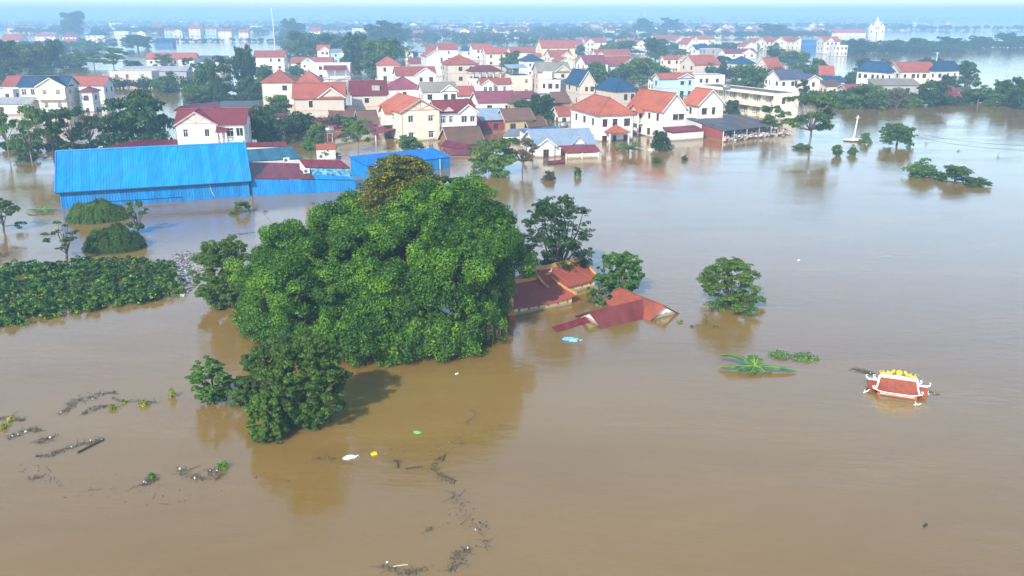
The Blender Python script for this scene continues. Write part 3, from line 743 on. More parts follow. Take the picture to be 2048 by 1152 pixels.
near_tree('small dark round shrub in front of the blue warehouse wall', 482, 402, 426, 50, 'mid', 12, 330, .18, name='shrub', cat='shrub', seed=16, zlo=.05)
near_tree('slender sapling with layered leaves left of the leafy thicket', 132, 432, 520, 92, 'mid', 17, 240, .19, name='sapling', cat='tree', seed=17, zlo=.3, squash=.3, shape='top', clump=(.13, .24))
near_tree('upright dark shrub before the warehouse, right of the two mounds', 274, 398, 466, 62, 'mid', 16, 360, .19, name='shrub', cat='shrub', seed=18, zlo=.15, shape='tall')
near_tree('dark leafy tree cut off by the left edge, beside the banana top', 6, 396, 462, 90, 'mid', 20, 360, .21, seed=19, zlo=.08)
near_tree('small leafy branch at the far left edge above the thicket', -6, 478, 514, 46, 'mid', 8, 260, .19, name='shrub', cat='shrub', seed=20, zlo=.1)
for lab, cx, yt, yb, wp, sd in (('feathery rounded mound bush touching the blue warehouse wall', 194, 401, 438, 112, 31), ('darker feathery mound bush just behind the leafy thicket', 228, 453, 496, 114, 32)):
    rng = np.random.default_rng(sd); P = at(cx, yb); h = zat(P[1], yt); w = wp / ppm(P) / 2
    root = thing('mound_bush', lab, 'shrub', P)
    Cs, Ns, Ts = [], [], []; tb = MB()
    for i in range(1000):
        a = rng.uniform(0, 2 * pi); q = sqrt(rng.uniform(.0, 1.0)); x, y = w * q * cos(a), w * .8 * q * sin(a); z0 = h * sqrt(max(0.02, 1 - q * q)) * (1 + .22 * sin(3.1 * a + sd) * q + .16 * sin(7 * x / w + 5 * y / w)) * (rng.uniform(.85, 1.05) if i % 2 else rng.uniform(.25, .9))
        dr = np.array([cos(a), sin(a) * .8, -.55 - q]); dr /= np.linalg.norm(dr); ln = rng.uniform(.5, 1.0)
        t = rng.random(60)[:, None]; p = np.array((x, y, z0)) + dr * ln * t + rng.normal(size=(60, 3)) * .07
        Cs.append(p); Ns.append(np.array((cos(a) * .5, sin(a) * .5, .7)) + .45 * rng.normal(size=(60, 3))); Ts.append(np.full(60, .45 + .16 * rng.normal()) + .1 * rng.normal(size=60))
        if i % 14 == 0: tb.tube([(0, 0, -.3), (x * .5, y * .5, z0 * .9), (x, y, z0)], [.05, .03, .01], 4, cap=False)
    C = np.concatenate(Cs); keep = C[:, 2] > .03
    obj('foliage', leaf_mesh('foliage', C[keep], np.concatenate(Ns)[keep], .16, L['light' if sd == 31 else 'mid'], np.concatenate(Ts)[keep] * .75, aspect=.38, rng=rng), root)
    tb.build('stem', root, BARK)

# ---- the leafy thicket that floats at the left edge
def poly_inside(pts, poly):
    x, y = pts[:, 0], pts[:, 1]; ins = np.zeros(len(pts), bool); n = len(poly)
    for i in range(n):
        (x1, y1), (x2, y2) = poly[i][:2], poly[(i + 1) % n][:2]
        c = ((y1 > y) != (y2 > y)) & (x < (x2 - x1) * (y - y1) / (y2 - y1 + 1e-12) + x1); ins ^= c
    return ins
def patch_points(px_poly, n, rng):
    W_ = np.array([at(*p)[:2] for p in px_poly]); lo, hi = W_.min(0), W_.max(0)
    out = np.zeros((0, 2))
    while len(out) < n:
        p = rng.uniform(lo, hi, (n * 3, 2)); out = np.concatenate([out, p[poly_inside(p, W_)]])
    return out[:n], W_
rng = np.random.default_rng(77)
poly = [(-60, 545), (40, 534), (110, 534), (200, 522), (300, 524), (345, 526), (352, 560), (372, 582), (330, 598), (262, 610), (190, 624), (110, 634), (60, 640), (30, 655), (-60, 662)]
pp, _ = patch_points(poly, 760, rng)
blobs = [((x, y, rng.uniform(.05, .48)), (r := rng.uniform(.3, .65), r, r * .8), r * r * 3.4) for x, y in pp]
C, N, T = blob_leaves(blobs, 95, rng, up=.55, jitter=.6, shell=.4, low=-.4, tvar=.30, sub=4)
T = np.where(rng.random(len(T)) < .03, 1.0, T); keep = C[:, 2] > .03
tag(obj('leafy_thicket', leaf_mesh('leafy_thicket', C[keep], N[keep], .27, L['thicket'], T[keep], aspect=.62, rng=rng)), 'dense bank of large green leaves lining the left edge', 'thicket', kind='stuff')
def tuft(label, cx, cy, wpx, hpx, mat, n=90, seed=0, name='floating_plant', cat='plant', leaf=.2, group=None, narrow=.5):
    rng = np.random.default_rng(seed + int(cx * 3 + cy)); P = at(cx, cy); k = ppm(P); w, h = wpx / k / 2, max(hpx / k, .12)
    d = unit(rng.normal(size=(n, 3))); d[:, 2] = np.abs(d[:, 2]); C = d * np.array((w, w * .8, h)) * (rng.random((n, 1)) ** .5); C[:, 2] += .04
    N = np.stack([d[:, 0], d[:, 1], np.full(n, .8)], 1) + .5 * rng.normal(size=(n, 3))
    o = thing(name, label, cat, P, 0, group)
    obj('foliage', leaf_mesh('foliage', C, N, leaf, L[mat], .5 + .25 * rng.normal(size=n), aspect=narrow, rng=rng), o)
    q = MB()
    for i in range(4): q.tube([(0, 0, -.25), tuple(C[i] * .6), tuple(C[i])], [.02, .014, .006], 4, cap=False)
    q.build('stem', o, BARK)
    return o
def banana(label, cx, cy, ang, scale=1.0, seed=0):
    """a banana plant top: each long leaf is a part with a rib and a blade"""
    rng = np.random.default_rng(seed); P = at(cx, cy); root = thing('banana_plant', label, 'plant', P)
    MB().tube([(0, 0, -.8), (0, 0, .25), (.02, 0, .42 * scale)], [.12, .10, .06], 8).build('stem', root, paint('banana_stem', (.20, .22, .07), .6))
    for a, ln, up in ang:
        ln *= scale; a = radians(a); s = np.linspace(0, 1, 8); b = MB(); rib = MB()
        r = ln * s; z = .32 * scale + up * ln * s - (up * .75 + .26 / max(ln, .3)) * ln * s ** 2.2; z = np.maximum(z, .045)
        wd = .34 * scale * np.sin(np.pi * np.clip(s * .93 + .07, 0, 1)) ** .6
        vs = []
        for i in range(8):
            c = np.array((r[i] * cos(a), r[i] * sin(a), z[i])); t = np.array((-sin(a), cos(a), 0)) * wd[i]
            jag = rng.uniform(.8, 1.05, 2)
            vs += [tuple(c + t * jag[0] - (0, 0, .05 * (wd[i] > .1))), tuple(c), tuple(c - t * jag[1] - (0, 0, .05 * (wd[i] > .1)))]
        fs = [f for i in range(7) for f in ((i * 3, i * 3 + 1, i * 3 + 4, i * 3 + 3), (i * 3 + 1, i * 3 + 2, i * 3 + 5, i * 3 + 4))]
        me = mesh('leaf', vs, fs, [L['banana']]); t_ = me.attributes.new('tint', 'FLOAT', 'FACE'); t_.data.foreach_set('value', list(np.clip(.45 + .25 * rng.normal(size=len(fs)), 0, 1)))
        lf = obj('leaf', me, root)
        rib.tube([(r[i] * cos(a), r[i] * sin(a), z[i] + .012) for i in range(8)], list(np.linspace(.022, .008, 8)), 4, cap=False); rib.build('midrib', lf, paint('midrib', (.30, .38, .10), .6))
    return root
banana('drowned banana plant with leaves spread on the water, lower right', 1510, 742, ((-6, 2.5, .02), (14, 1.2, .2), (60, .9, 1.3), (95, 1.0, 1.5), (118, .9, 1.2), (146, 2.4, .55), (172, 2.1, .02), (192, 1.3, .1), (236, .9, .03), (318, .7, .05)), 1.22, 1)
banana('banana plant top showing above water left of the warehouse', 84, 424, ((5, 2.0, .2), (60, 1.5, .6), (120, 1.3, .6), (178, 2.1, .15), (215, 1.6, .2), (320, 1.5, .2)), 1.15, 2)
def palm(label, cx, cy, ytop, wpx, n=26, seed=0):
    rng = np.random.default_rng(seed); P = at(cx, cy); k = ppm(P); w = wpx / k / 2; h = zat(P[1], ytop); root = thing('palm', label, 'palm', P)
    MB().tube([(0, 0, -.8), (0, 0, h * .45)], [.2, .14], 8).build('trunk', root, BARKP)
    for i in range(n):
        a = i * 2.39996; up = rng.uniform(.1, 1.0); s = np.linspace(0, 1, 9); ln = w * rng.uniform(.85, 1.05)
        r = ln * s; z = h * .42 + (h * .62 * up) * np.sin(s * pi * .62) - h * .30 * s ** 2 * (1.3 - up); z = np.maximum(z, .05)
        P2 = np.stack([r * cos(a), r * sin(a), z], 1); b = MB(); b.tube(P2, list(np.linspace(.03, .008, 9)), 4, cap=False)
        t = np.array((-sin(a), cos(a), 0.0))
        for j in range(16):
            f = .15 + .85 * j / 16; c = np.array([np.interp(f, s, P2[:, q]) for q in range(3)]); ll = ln * .24 * (1 - .6 * abs(f - .45)); fw = np.array((cos(a), sin(a), 0)) * ll * .6
            for sd in (-1, 1):
                e = c + t * sd * ll + fw - np.array((0, 0, ll * .35)); m_ = np.array((cos(a), sin(a), 0)) * .10
                b.add([c - m_, c + m_, e], [(0, 1, 2)])
        me = b.mesh('frond', L['mid']); q = me.attributes.new('tint', 'FLOAT', 'FACE'); q.data.foreach_set('value', [float(np.clip(.6 + .15 * rng.normal(), 0, 1))] * len(me.polygons))
        obj('frond', me, root)
palm('spiky half-sunk palm in front of the white hip-roofed house', 1257, 309, 283, 58, 26, 3)

# ------------------------------------------------------------------ the village: houses traced by their front-left eave corner
# --- near front row
H = house('cream two-storey house with orange roof and timbered front gable', (802, 222), 879, 761, 6.3, 24, 'gy', wall='cream', rc='orange', wf=(.24, .76), ws=(.3, .62, .85), timber=True, fancy=True, trim=TRIMP, fc='w')
balcony(H, -2.8, 1.2, 2.9, 1.5, 'left')
q = MB(); yw = 0.3
gable_slab(q, H['x0'] - 1.6, H['x0'] + 2.6, -1.6, 2.0, 5.7, 1.35, 'x', .4, .15); q.build('wing_roof', H['root'], R['orange'])
q = MB(); wall_face(q, (H['x0'] - 1.6, 2.0), -pi / 2, 3.6, 5.7, [(.6, 1.3, 3.2, 5.0), (2.0, 2.9, 2.9, 5.0)], zb=2.9); wall_face(q, (H['x0'] - 1.6, -1.6), 0, 1.6, 5.7, [], zb=2.9); wall_face(q, (H['x0'], 2.0), pi, 1.6, 5.7, [], zb=2.9)
q.add([(H['x0'] - 1.6, -1.6, 5.7), (H['x0'] - 1.6, 2.0, 5.7), (H['x0'] - 1.6, .2, 7.0)], [(0, 1, 2)]); q.build('wing_wall', H['root'], W['cream'])
for o in ((.6, 1.3, 3.2, 5.0), (2.0, 2.9, 2.9, 5.0)): put_window(H['root'], (H['x0'] - 1.6, 2.0), -pi / 2, o, 'grid', 'w', False)
awning(H, -4.2, 3.6, 2.2, 4.6, 'maroon', 'left', .9)
H = house('white two-storey house with maroon roof right of the timbered house', (876, 223), 950, None, 5.8, 22, 'gx', wall='white', rc='maroon', d=7, bay=(.54, 1, .9), wf=(.14, .34), fancy=True, fc='w')
awning(H, -H['w'] / 2, H['w'] * .04, 2.5, 2.6, 'maroon', 'front', .8, False)
q = MB(); q.slab([(H['x0'] + .4, H['y0'] - .9, 5.8), (H['x0'] + 2.0, H['y0'] - .9, 7.1), (H['x0'] + 2.0, H['y0'] + 1.6, 7.1), (H['x0'] + .4, H['y0'] + 1.6, 5.8)], .14); q.slab([(H['x0'] + 3.6, H['y0'] - .9, 5.8), (H['x0'] + 3.6, H['y0'] + 1.6, 5.8), (H['x0'] + 2.0, H['y0'] + 1.6, 7.104), (H['x0'] + 2.0, H['y0'] - .9, 7.104)], .14); q.build('porch_roof', H['root'], R['maroon'])
q = MB().add([(H['x0'] + .6, H['y0'] - .7, 5.8), (H['x0'] + 3.4, H['y0'] - .7, 5.8), (H['x0'] + 2.0, H['y0'] - .7, 6.95)], [(0, 1, 2)]); q.build('porch_gable', H['root'], W['pink'])
H = house('white hip-roofed villa with orange tiles and small front portico', (1198, 229.5), 1267, 1138, 5.5, 17, 'hip', wall='white', rc='orange', wf=(.18, .47, .82), ws=(.2, .5, .8), fancy=True, fc='b', rise=3.0)
q = MB(); x0 = -1.4; yf = H['y0'] - 2.6
for a in (0,):
    e = [(-2.6, yf, 2.1), (2.2, yf, 2.1), (2.2, H['y0'] - .01, 2.1), (-2.6, H['y0'] - .01, 2.1)]; ap = (-.2, yf + 1.4, 3.4); ap2 = (-.2, H['y0'] - .01, 3.4)
    q.add([e[0], e[1], ap], [(0, 1, 2)]); q.add([e[1], e[2], ap2, ap], [(0, 1, 2, 3)]); q.add([e[3], e[0], ap, ap2], [(0, 1, 2, 3)]); q.slab([(p[0], p[1], p[2] - .003) for p in e], .15)
po = q.build('portico', H['root'], R['orange'])
for x in (-2.3, 1.9): MB().lathe([(.2, ZB), (.17, 0), (.16, 1.7), (.22, 1.95)], 8, x, yf + .3).build('column', po, TRIM)
H = house('white and beige two-storey house with orange gable roof', (1326, 219), 1373, 1258, 6.2, 27, 'gy', wall='white', rc='orange', wf=(.55, .8), ws=(.12, .36, .62, .86), fancy=True, maxd=13, sidewall='white', rise=3.2)
balcony(H, -4.5, -.5, 2.7, 1.2, 'left')
g = MB(); gable_slab(g, H['x0'] - 1.5, H['x0'] + 3, .4, 3.6, 5.3, 1.4, 'x', .35, .14); g.build('porch_roof', H['root'], R['orange'])
g = MB().add([(H['x0'] - 1.45, .5, 5.25), (H['x0'] - 1.45, 3.5, 5.25), (H['x0'] - 1.45, 2, 6.55)], [(0, 1, 2)]); g.build('porch_gable', H['root'], W['pink'])
for y in (.7, 3.3): MB().lathe([(.18, ZB), (.16, 5.2)], 8, H['x0'] - 1.3, y).build('column', H['root'], TRIM)
awning(H, -H['w'] / 2, H['w'] / 2 + 2.4, 2.55, 3.6, 'maroon', 'front', .7, False)
g = MB().box(-H['w'] / 2 + .3, H['y0'] - 3.4, ZB, H['w'] / 2 + 2.2, H['y0'] - .05, 1.6); g.build('lean_to_wall', H['root'], W['pale'])
house('pink-beige house with two orange gables behind the red shed', (1397, 207.5), 1447, 1367, 6.2, 24, 'gy', wall='white', rc='orange', wf=(.25, .62), ws=(.5,), maxd=11, fancy=True, rise=3.0)
H = house('long flat-roofed pale yellow school block with balconies along its side', (1552, 188), 1599, 1392, 6.4, 25, 'flat', wall='cream', rc='brown', wf=(.35,), ws=0, maxd=40, name='school', cat='building')
nb = 7; Ld = H['d']
for k in range(nb):
    y = -Ld / 2 + Ld * (k + .5) / nb
    MB().box(H['x0'] - .5, y - Ld / nb / 2 - .18, ZB, H['x0'] - .02, y - Ld / nb / 2 + .18, 6.3).build('pillar', H['root'], W['cream'])
    for z in (3.4, .2):
        if z < 1 and k > 4: continue
        wo_ = obj('window', WF['grid', 'b'], H['root'], (H['x0'] - .10, y + Ld / nb * .22, z + .9), -pi / 2, (1.5, 1, 1.5)); obj('pane', PANE, wo_)
        dr = obj('door', WF['door', 'b'], H['root'], (H['x0'] - .10, y - Ld / nb * .12, z), -pi / 2, (1.1, 1, 2.4)); obj('pane', PANE, dr)
for z in (3.2, 6.15): MB().box(H['x0'] - 1.5, H['y0'], z - .2, H['x0'] - .02, H['y1'], z).build('gallery_slab', H['root'], W['cream'])
MB().box(H['x0'] - 1.5, H['y0'], 3.2, H['x0'] - 1.38, H['y1'], 4.05).build('gallery_parapet', H['root'], W['cream'])
tank('small steel water drum on the flat school roof', at(1452, 178, 6.4) * (1, 1, 0), 6.3)
H = house('white gabled house with maroon roof behind the blue warehouse', (353, 247), 488, None, 6.0, 8, 'gx', wall='white', rc='maroon', d=8, bay=(0, .585, .6), wf=(.78, .95), timber=True, fancy=True, fc='w', trim=TRIMP)
balcony(H, H['w'] * .1, H['w'] * .47, 2.75, 1.1)
awning(H, H['w'] * .08, H['w'] * .26, 5.2, 1.7, 'maroon', 'front', .7, True)
# --- left group
H = house('cream house with navy slate roof and big front gable', (36, 171), 133, 156, 7.3, 4, 'gx', wall='cream', rc='navy', bay=(.42, .99, 1.2), wf=(.1, .28), ws=2, fancy=True, fc='w', maxd=8.5)
balcony(H, -H['w'] / 2 + .3, -H['w'] * .1, 3.9, 1.1); balcony(H, -H['w'] * .07, H['w'] * .49, 3.9, 2.3)
house('long white house with red roof behind the navy-roofed house, left half', (6, 170), 104, None, 5.9, 3, 'gx', wall='white', rc='red', d=8, wf=3)
house('white house with broad red roof right of the navy-roofed house', (104, 168.5), 207, 226, 5.9, 3, 'gx', wall='white', rc='red', wf=(.3, .78), fancy=True, maxd=11)
house('small annex with plum hip roof squeezed right of the navy-roofed house', (158, 183), 183, None, 5.4, 3, 'hip', wall='pale', rc='plum', d=5, wf=1, ws=1)
house('grey-white flat house cut off by the left edge', (-46, 180), 25, None, 5.0, 2, 'flat', wall='pale', rc='grey', wf=3)
house('long single-storey grey shed behind the tree row at far left', (-20, 205), 60, None, 3.2, 2, 'gx', wall='pale', rc='grey', d=5, wf=2, rise=1.0)
H = house('cream flat-roofed block with white-framed windows left of centre', (217, 143), 303, None, 5.2, 3, 'flat', wall='beige', rc='grey', d=8, wf=(.17, .42, .77), fc='w', fancy=True)
house('low grey sheet-roofed barn behind the cream flat block', (244, 141), 372, None, 3.4, 3, 'gx', wall='grey', rc='grey', d=8, wf=2, rise=1.4)
house('white house with red roof behind thin trees, left of the mast', (292, 116.5), 388, 398, 6.4, 3, 'gx', wall='white', rc='red', wf=(.1, .35, .6, .86), fancy=True, maxd=9)
house('dark slate-roofed house hidden in trees left of the mast', (398, 121), 452, None, 4.6, 3, 'gx', wall='pale', rc='slate', d=7, wf=2)
H = house('clean white house with red roof in front of the tall mast', (508, 113), 568, 581, 6.2, 5, 'gx', wall='white', rc='red', wf=(.55, .83), fancy=True, maxd=9, fc='b')
H = house('low red-roofed hall with two red flags on its roof', (582, 125), 664, None, 3.4, 5, 'gx', wall='white', rc='red', d=8, bay=(.24, .6, .6), wf=4)
for fx in (-2.2, 1.2):
    fg = obj('flag', None, H['root'], (fx, H['y0'] + 2.2, H['ze'] + 1.6)); MB().tube([(0, 0, -.6), (0, 0, 2.2)], .03, 5).build('flag_pole', fg, STEEL); MB().slab([(0.03, 0, 2.1), (.9, .15, 2.0), (.85, .2, 1.35), (.03, .05, 1.45)], .02).build('cloth', fg, paint('flag_red', (.62, .02, .02), .8))
MB().lathe([(.7, 0), (.7, .05)], 12).build('emblem', H['root'], paint('teal_emblem', (.10, .42, .40), .7)).matrix_local = Matrix.Translation((H['x0'] + H['w'] * .42, H['y0'] - .68, H['ze'] + .9)) @ Matrix.Rotation(pi / 2, 4, 'X')
house('narrow white three-storey house with little gable behind the hall', (634, 99), 658, None, 9.0, 6, 'gx', wall='white', rc='red', d=7, bay=(.3, 1, .5), wf=2, fancy=True, fc='w')
house('white gabled house with red roof beside tall dark trees', (682, 104), 705, None, 6.5, 8, 'gy', wall='white', rc='red', d=8, wf=1, ws=2)
house('blue-grey side wing left of the white gabled house by the trees', (661, 104), 682, None, 6.0, 8, 'mono', wall='sky', rc='grey', d=7, wf=1, ws=1, rise=1.2)
H = house('flat-roofed white building with sloping maroon canopy', (617, 127.5), 700, None, 6.2, 6, 'flat', wall='white', rc='grey', d=8, wf=(.28,), fancy=True)
awning(H, -H['w'] * .14, H['w'] * .42, 5.6, 3.2, 'maroon', 'front', 1.7, True)
house('cream house with red hip roof left of the steel roof frame', (523, 164), 586, None, 6.6, 6, 'hip', wall='cream', rc='red', d=10, wf=(.72,), ws=2, rise=3.0, fancy=True)
house('lower red hip-roofed wing beside the steel roof frame', (592, 163.5), 640, None, 5.6, 6, 'hip', wall='beige', rc='red', d=8, wf=1, ws=1, rise=3.0)
house('large beige house with red roof and gable at its right end', (587, 194), 688, 575, 6.4, 8, 'gx', wall='beige', rc='red', bay=(.5, 1, .02), wf=(.33,), ws=1, maxd=9, fancy=True, trim=TRIM, rise=2.9)
H = house('beige house with maroon roof and a skylight hatch', (703, 187.5), 774, 689, 6.2, 12, 'gx', wall='beige', rc='maroon', wf=(.42,), ws=1, maxd=10, fancy=True, sidewall='white')
MB().box(.8, H['y0'] + 1.1, H['ze'] + .55, 2.7, H['y0'] + 2.7, H['ze'] + 1.75).build('roof_hatch', H['root'], CONC)
house('maroon hip-roofed house between skylight house and orange gable', (778, 177), 842, None, 5.6, 14, 'hip', wall='pale', rc='plum', d=9, wf=1, ws=1, rise=2.9)
house('cream house with red double roof right of the tall dark trees', (756, 130), 800, 741, 6.4, 12, 'hip', wall='cream', rc='red', wf=(.3, .8), ws=2, maxd=10, rise=3.0, fancy=True)
house('white house with red roof and small round gable vent', (793, 149), 871, None, 6.0, 14, 'gx', wall='white', rc='red', d=8, bay=(.48, 1, .6), wf=1, fancy=True)
house('tall white gable with arched window behind the beige block', (853, 111), 893, None, 8.6, 16, 'gy', wall='white', rc='red', d=13, wf=(.75,), ws=2, floors=2)
house('three-storey beige block with red hip roof, centre of village', (896, 128), 955, 875, 8.8, 16, 'hip', wall='beige', rc='red', wf=(.42, .78), ws=2, maxd=11, rise=2.8)
H = house('white house with maroon hip roof over an open terrace', (945, 158), 1002, None, 4.4, 16, 'flat', wall='white', rc='grey', d=8, wf=2)
q = MB(); z = H['ze'] + 2.4
e = [(H['x0'] - .8, H['y0'] - .8, z), (H['x1'] + .8, H['y0'] - .8, z), (H['x1'] + .8, H['y1'] + .5, z), (H['x0'] - .8, H['y1'] + .5, z)]; a, c = (H['x0'] + 2.6, 0, z + 1.9), (H['x1'] - 2.6, 0, z + 1.9)
for f in ((e[0], e[1], c, a), (e[2], e[3], a, c), (e[1], e[2], c), (e[3], e[0], a)): q.add(f, [tuple(range(len(f)))])
q.slab([(p[0], p[1], p[2] - .003) for p in e], .15); q.build('terrace_roof', H['root'], R['maroon'])
for i in range(5):
    for y in (H['y0'] + .15, H['y1'] - .15): MB().box(H['x0'] + .1 + i * (H['w'] - .4) / 4, y - .12, H['ze'] + .15, H['x0'] + .35 + i * (H['w'] - .4) / 4, y + .12, z - .13).build('post', H['root'], TRIM)
house('small white house with red twin roofs below the open terrace', (963, 167), 1022, None, 4.2, 16, 'gx', wall='white', rc='red', d=5, bay=(.02, .38, .8), wf=(.5, .78), fancy=True, fc='w')
H = house('cream flat box house with barred window, right of the terrace house', (1024, 152), 1063, 1004, 5.6, 18, 'flat', wall='cream', rc='grey', wf=(.74,), ws=2, fc='w', maxd=9)
q = MB(); z = H['ze'] + 2.6; gable_slab(q, H['x0'] - 1, H['x1'] - 1.4, H['y0'] + .3, H['y1'] + 1.0, z, .9, 'x', .3, .08); q.build('canopy', H['root'], R['sheet'])
for x in (H['x0'] + .15, H['x1'] - 1.6):
    for y in (H['y0'] + .5, H['y1'] - .3): MB().tube([(x, y, H['ze'] - .1), (x, y, z)], .06, 6).build('post', H['root'], STEEL)
house('red-roofed shed below the beige block', (914, 189), 950, None, 2.6, 16, 'gx', wall='pale', rc='red', d=7, wf=1, rise=2.1)
house('white house with mottled grey roof behind the timbered house', (846, 181.5), 913, None, 5.4, 16, 'gx', wall='white', rc='olive', d=7, bay=(.55, 1, .3), wf=(.2, .62), fancy=True)
house('long plum-red roof with white left gable behind the grey barn', (958, 203), 1033, 935, 3.2, 16, 'gx', wall='white', rc='plum', wf=2, ws=1, maxd=9, rise=2.2)
house('grey sheet-roofed barn with dark red walls', (966, 238), 1016, 938, 3.0, 20, 'gx', wall='maroon', rc='sheet', wf=1, ws=0, maxd=11, rise=1.7)
house('old yellow-stained house with brown tiled roof', (1012, 238), 1066, None, 3.0, 20, 'gx', wall='stain', rc='brown', d=6, wf=2, rise=1.9)
house('small brown-roofed brick hut right of the yellow-stained house', (1058, 250), 1090, None, 1.6, 20, 'gx', wall='brick', rc='brown', d=5, wf=1, rise=1.5)
house('brown tiled roof sunk to its eaves below the maroon-roofed white house', (901, 286), 966, None, .7, 20, 'gx', wall='brick', rc='brown', d=8, wf=0, rise=2.6)
house('brown tiled roof at the foot of the large beige house', (662, 236), 708, None, 1.6, 14, 'gx', wall='brick', rc='brown', d=7, wf=1, rise=2.4)
house('brown roof with brick gable left of the timbered house', (722, 247), 756, None, 1.6, 18, 'gx', wall='brick', rc='brown', d=9, wf=1, rise=2.4)
house('maroon sheet roof in front of the large beige house', (628, 252), 682, None, 1.5, 14, 'gx', wall='maroon', rc='maroon', d=6, wf=1, rise=1.4)
house('brown tiled roof behind dark shrubs, left of the hip-roofed villa', (1112, 203), 1140, None, 2.6, 18, 'gx', wall='brick', rc='brown', d=8, wf=1, rise=2.2)
house('short red-tiled outhouse at the left corner of the hip-roofed villa', (1118, 228), 1140, None, 2.0, 18, 'gx', wall='pale', rc='red', d=5, wf=1, rise=1.5)
house('rusty low roof among shrubs behind the yellow-stained house', (1022, 205), 1050, None, 3.0, 18, 'hip', wall='stain', rc='brown', d=6, wf=1, rise=1.4)
house('plum shed roof right of the long plum-red roof', (1036, 196), 1075, None, 3.2, 18, 'mono', wall='pale', rc='plum', d=5, wf=2, rise=1.2)
# --- centre and right
H = house('white balustraded villa with rooftop parapet, centre right', (1079, 160), 1121, 1145, 6.4, -14, 'flat', wall='white', rc='olive', wf=(.22, .52, .84), ws=0, fancy=True, maxd=9, sidewall='beige')
balcony(H, -H['w'] / 2, H['w'] / 2, 2.9, 1.2)
MB().box(-H['w'] * .48, -.5, H['ze'], -.2, H['d'] * .3, H['ze'] + 2.1).build('roof_hut', H['root'], W['cream'])
house('olive-grey tiled house behind the balustraded villa', (1076, 142), 1140, None, 7.4, 10, 'gx', wall='beige', rc='olive', d=9, wf=2, bay=(.55, 1, .1))
house('low house with dark blue sheet roof right of the balustraded villa', (1108, 160), 1152, None, 4.0, 14, 'mono', wall='blue', rc='blue', d=6, wf=1, rise=1.0)
house('navy-painted shed wall left of the big blue-roofed house', (1140, 168), 1160, None, 4.6, 14, 'gx', wall='navy', rc='sheet', d=8, wf=0, rise=1.2)
house('beige gabled front of the big blue-roofed house', (1160, 166), 1190, None, 6.4, 16, 'gy', wall='beige', rc='blue', d=12, wf=(.45, .85), rise=3.3)
house('beige house with broad blue hip roof above the orange villas', (1233, 181.5), 1271, 1192, 6.2, 24, 'hip', wall='beige', rc='blue', wf=(.5, .88), ws=0, rise=3.0, maxd=14)
house('navy-roofed white house with balconies beside a leafy tree', (1051, 122), 1087, None, 6.4, 16, 'hip', wall='white', rc='navy', d=10, wf=2, rise=2.6, fancy=True, fc='w')
house('white house with purple-red roof and small porch hood', (1171, 126), 1216, 1144, 6.2, 18, 'gx', wall='white', rc='plum', wf=(.2, .85), ws=2, maxd=10)
house('long low red roof in front of the purple-roofed white house', (1146, 149), 1210, None, 3.2, 16, 'gx', wall='pale', rc='red', d=8, wf=2, rise=1.8)
house('yellow house with tall narrow gable at its left end', (1084, 95), 1150, 1072, 7.0, 16, 'gx', wall='yellow', rc='red', wf=3, ws=1, maxd=12, rise=4.0)
house('cream twin-gabled house in front of the tall yellow one', (1101, 112), 1144, None, 6.0, 18, 'gx', wall='cream', rc='red', d=9, bay=(.48, .98, .5), wf=1)
house('pink-white gabled house left of the purple-roofed one', (1122, 122), 1145, None, 5.8, 18, 'gy', wall='white', rc='red', d=11, wf=1)
house('broad red roof left of the yellow tall-gabled house', (1022, 104), 1070, None, 5.6, 16, 'gx', wall='cream', rc='red', d=9, wf=2)
house('small red roof wedged at the yellow house corner', (1068, 112), 1083, None, 3.8, 16, 'gx', wall='pink', rc='red', d=5, wf=1)
house('yellow-white house with red gable roof left of the leafy tree', (972, 106), 1014, 963, 6.4, 16, 'gx', wall='cream', rc='red', wf=2, ws=1, maxd=11)
house('red-roofed house behind the three-storey block', (946, 97), 985, None, 6.6, 16, 'gx', wall='white', rc='red', d=9, wf=2)
house('blue-roofed low house behind the three-storey block', (925, 101), 950, None, 5.0, 14, 'hip', wall='white', rc='blue', d=8, wf=1)
house('tall red roof behind the white arched gable', (878, 98), 915, None, 8.8, 14, 'gx', wall='white', rc='red', d=9, wf=1)
house('distant dark-gabled cottage right of the tall dark trees', (811, 100), 826, None, 6.0, 10, 'gy', wall='cream', rc='navy', d=9, wf=1)
house('grey-blue sheet roofed house beside the dark-gabled cottage', (828, 103), 850, None, 5.0, 10, 'gx', wall='sky', rc='sheet', d=8, wf=2)
house('light red roof between the cottage and the arched gable', (845, 99), 872, None, 5.6, 12, 'gx', wall='pale', rc='red', d=8, wf=1)
house('maroon patched roof on posts behind the white round-vent house', (820, 125), 850, None, 3.6, 12, 'gx', wall='grey', rc='plum', d=7, wf=0)
house('red roof far behind, left of the white multi-gabled house', (1133, 89), 1167, None, 6.0, 14, 'gx', wall='cream', rc='red', d=9, wf=2)
house('white multi-gabled house with red roof beyond the tree row', (1172, 84), 1213, None, 6.6, 16, 'gx', wall='white', rc='red', d=9, bay=(0, .38, .8), wf=2)
house('low white house with red roof behind the village trees', (1236, 84), 1268, None, 4.0, 16, 'gx', wall='white', rc='red', d=8, wf=2)
house('small white gable right of the low white house', (1272, 87), 1293, None, 4.0, 16, 'gy', wall='white', rc='red', d=9, wf=1)
house('wide red-roofed house with two small gables', (1193, 109), 1262, None, 4.6, 16, 'gx', wall='cream', rc='red', d=9, bay=(.02, .2, .5), wf=3)
house('red roof with big white gable among trees, mid right', (1219, 130), 1272, None, 4.8, 24, 'gx', wall='pale', rc='red', d=11, bay=(.5, 1, .1), wf=1, rise=3.2)
house('long red roof right of the big white gable', (1272, 124), 1300, None, 3.6, 18, 'gx', wall='white', rc='red', d=7, wf=1)
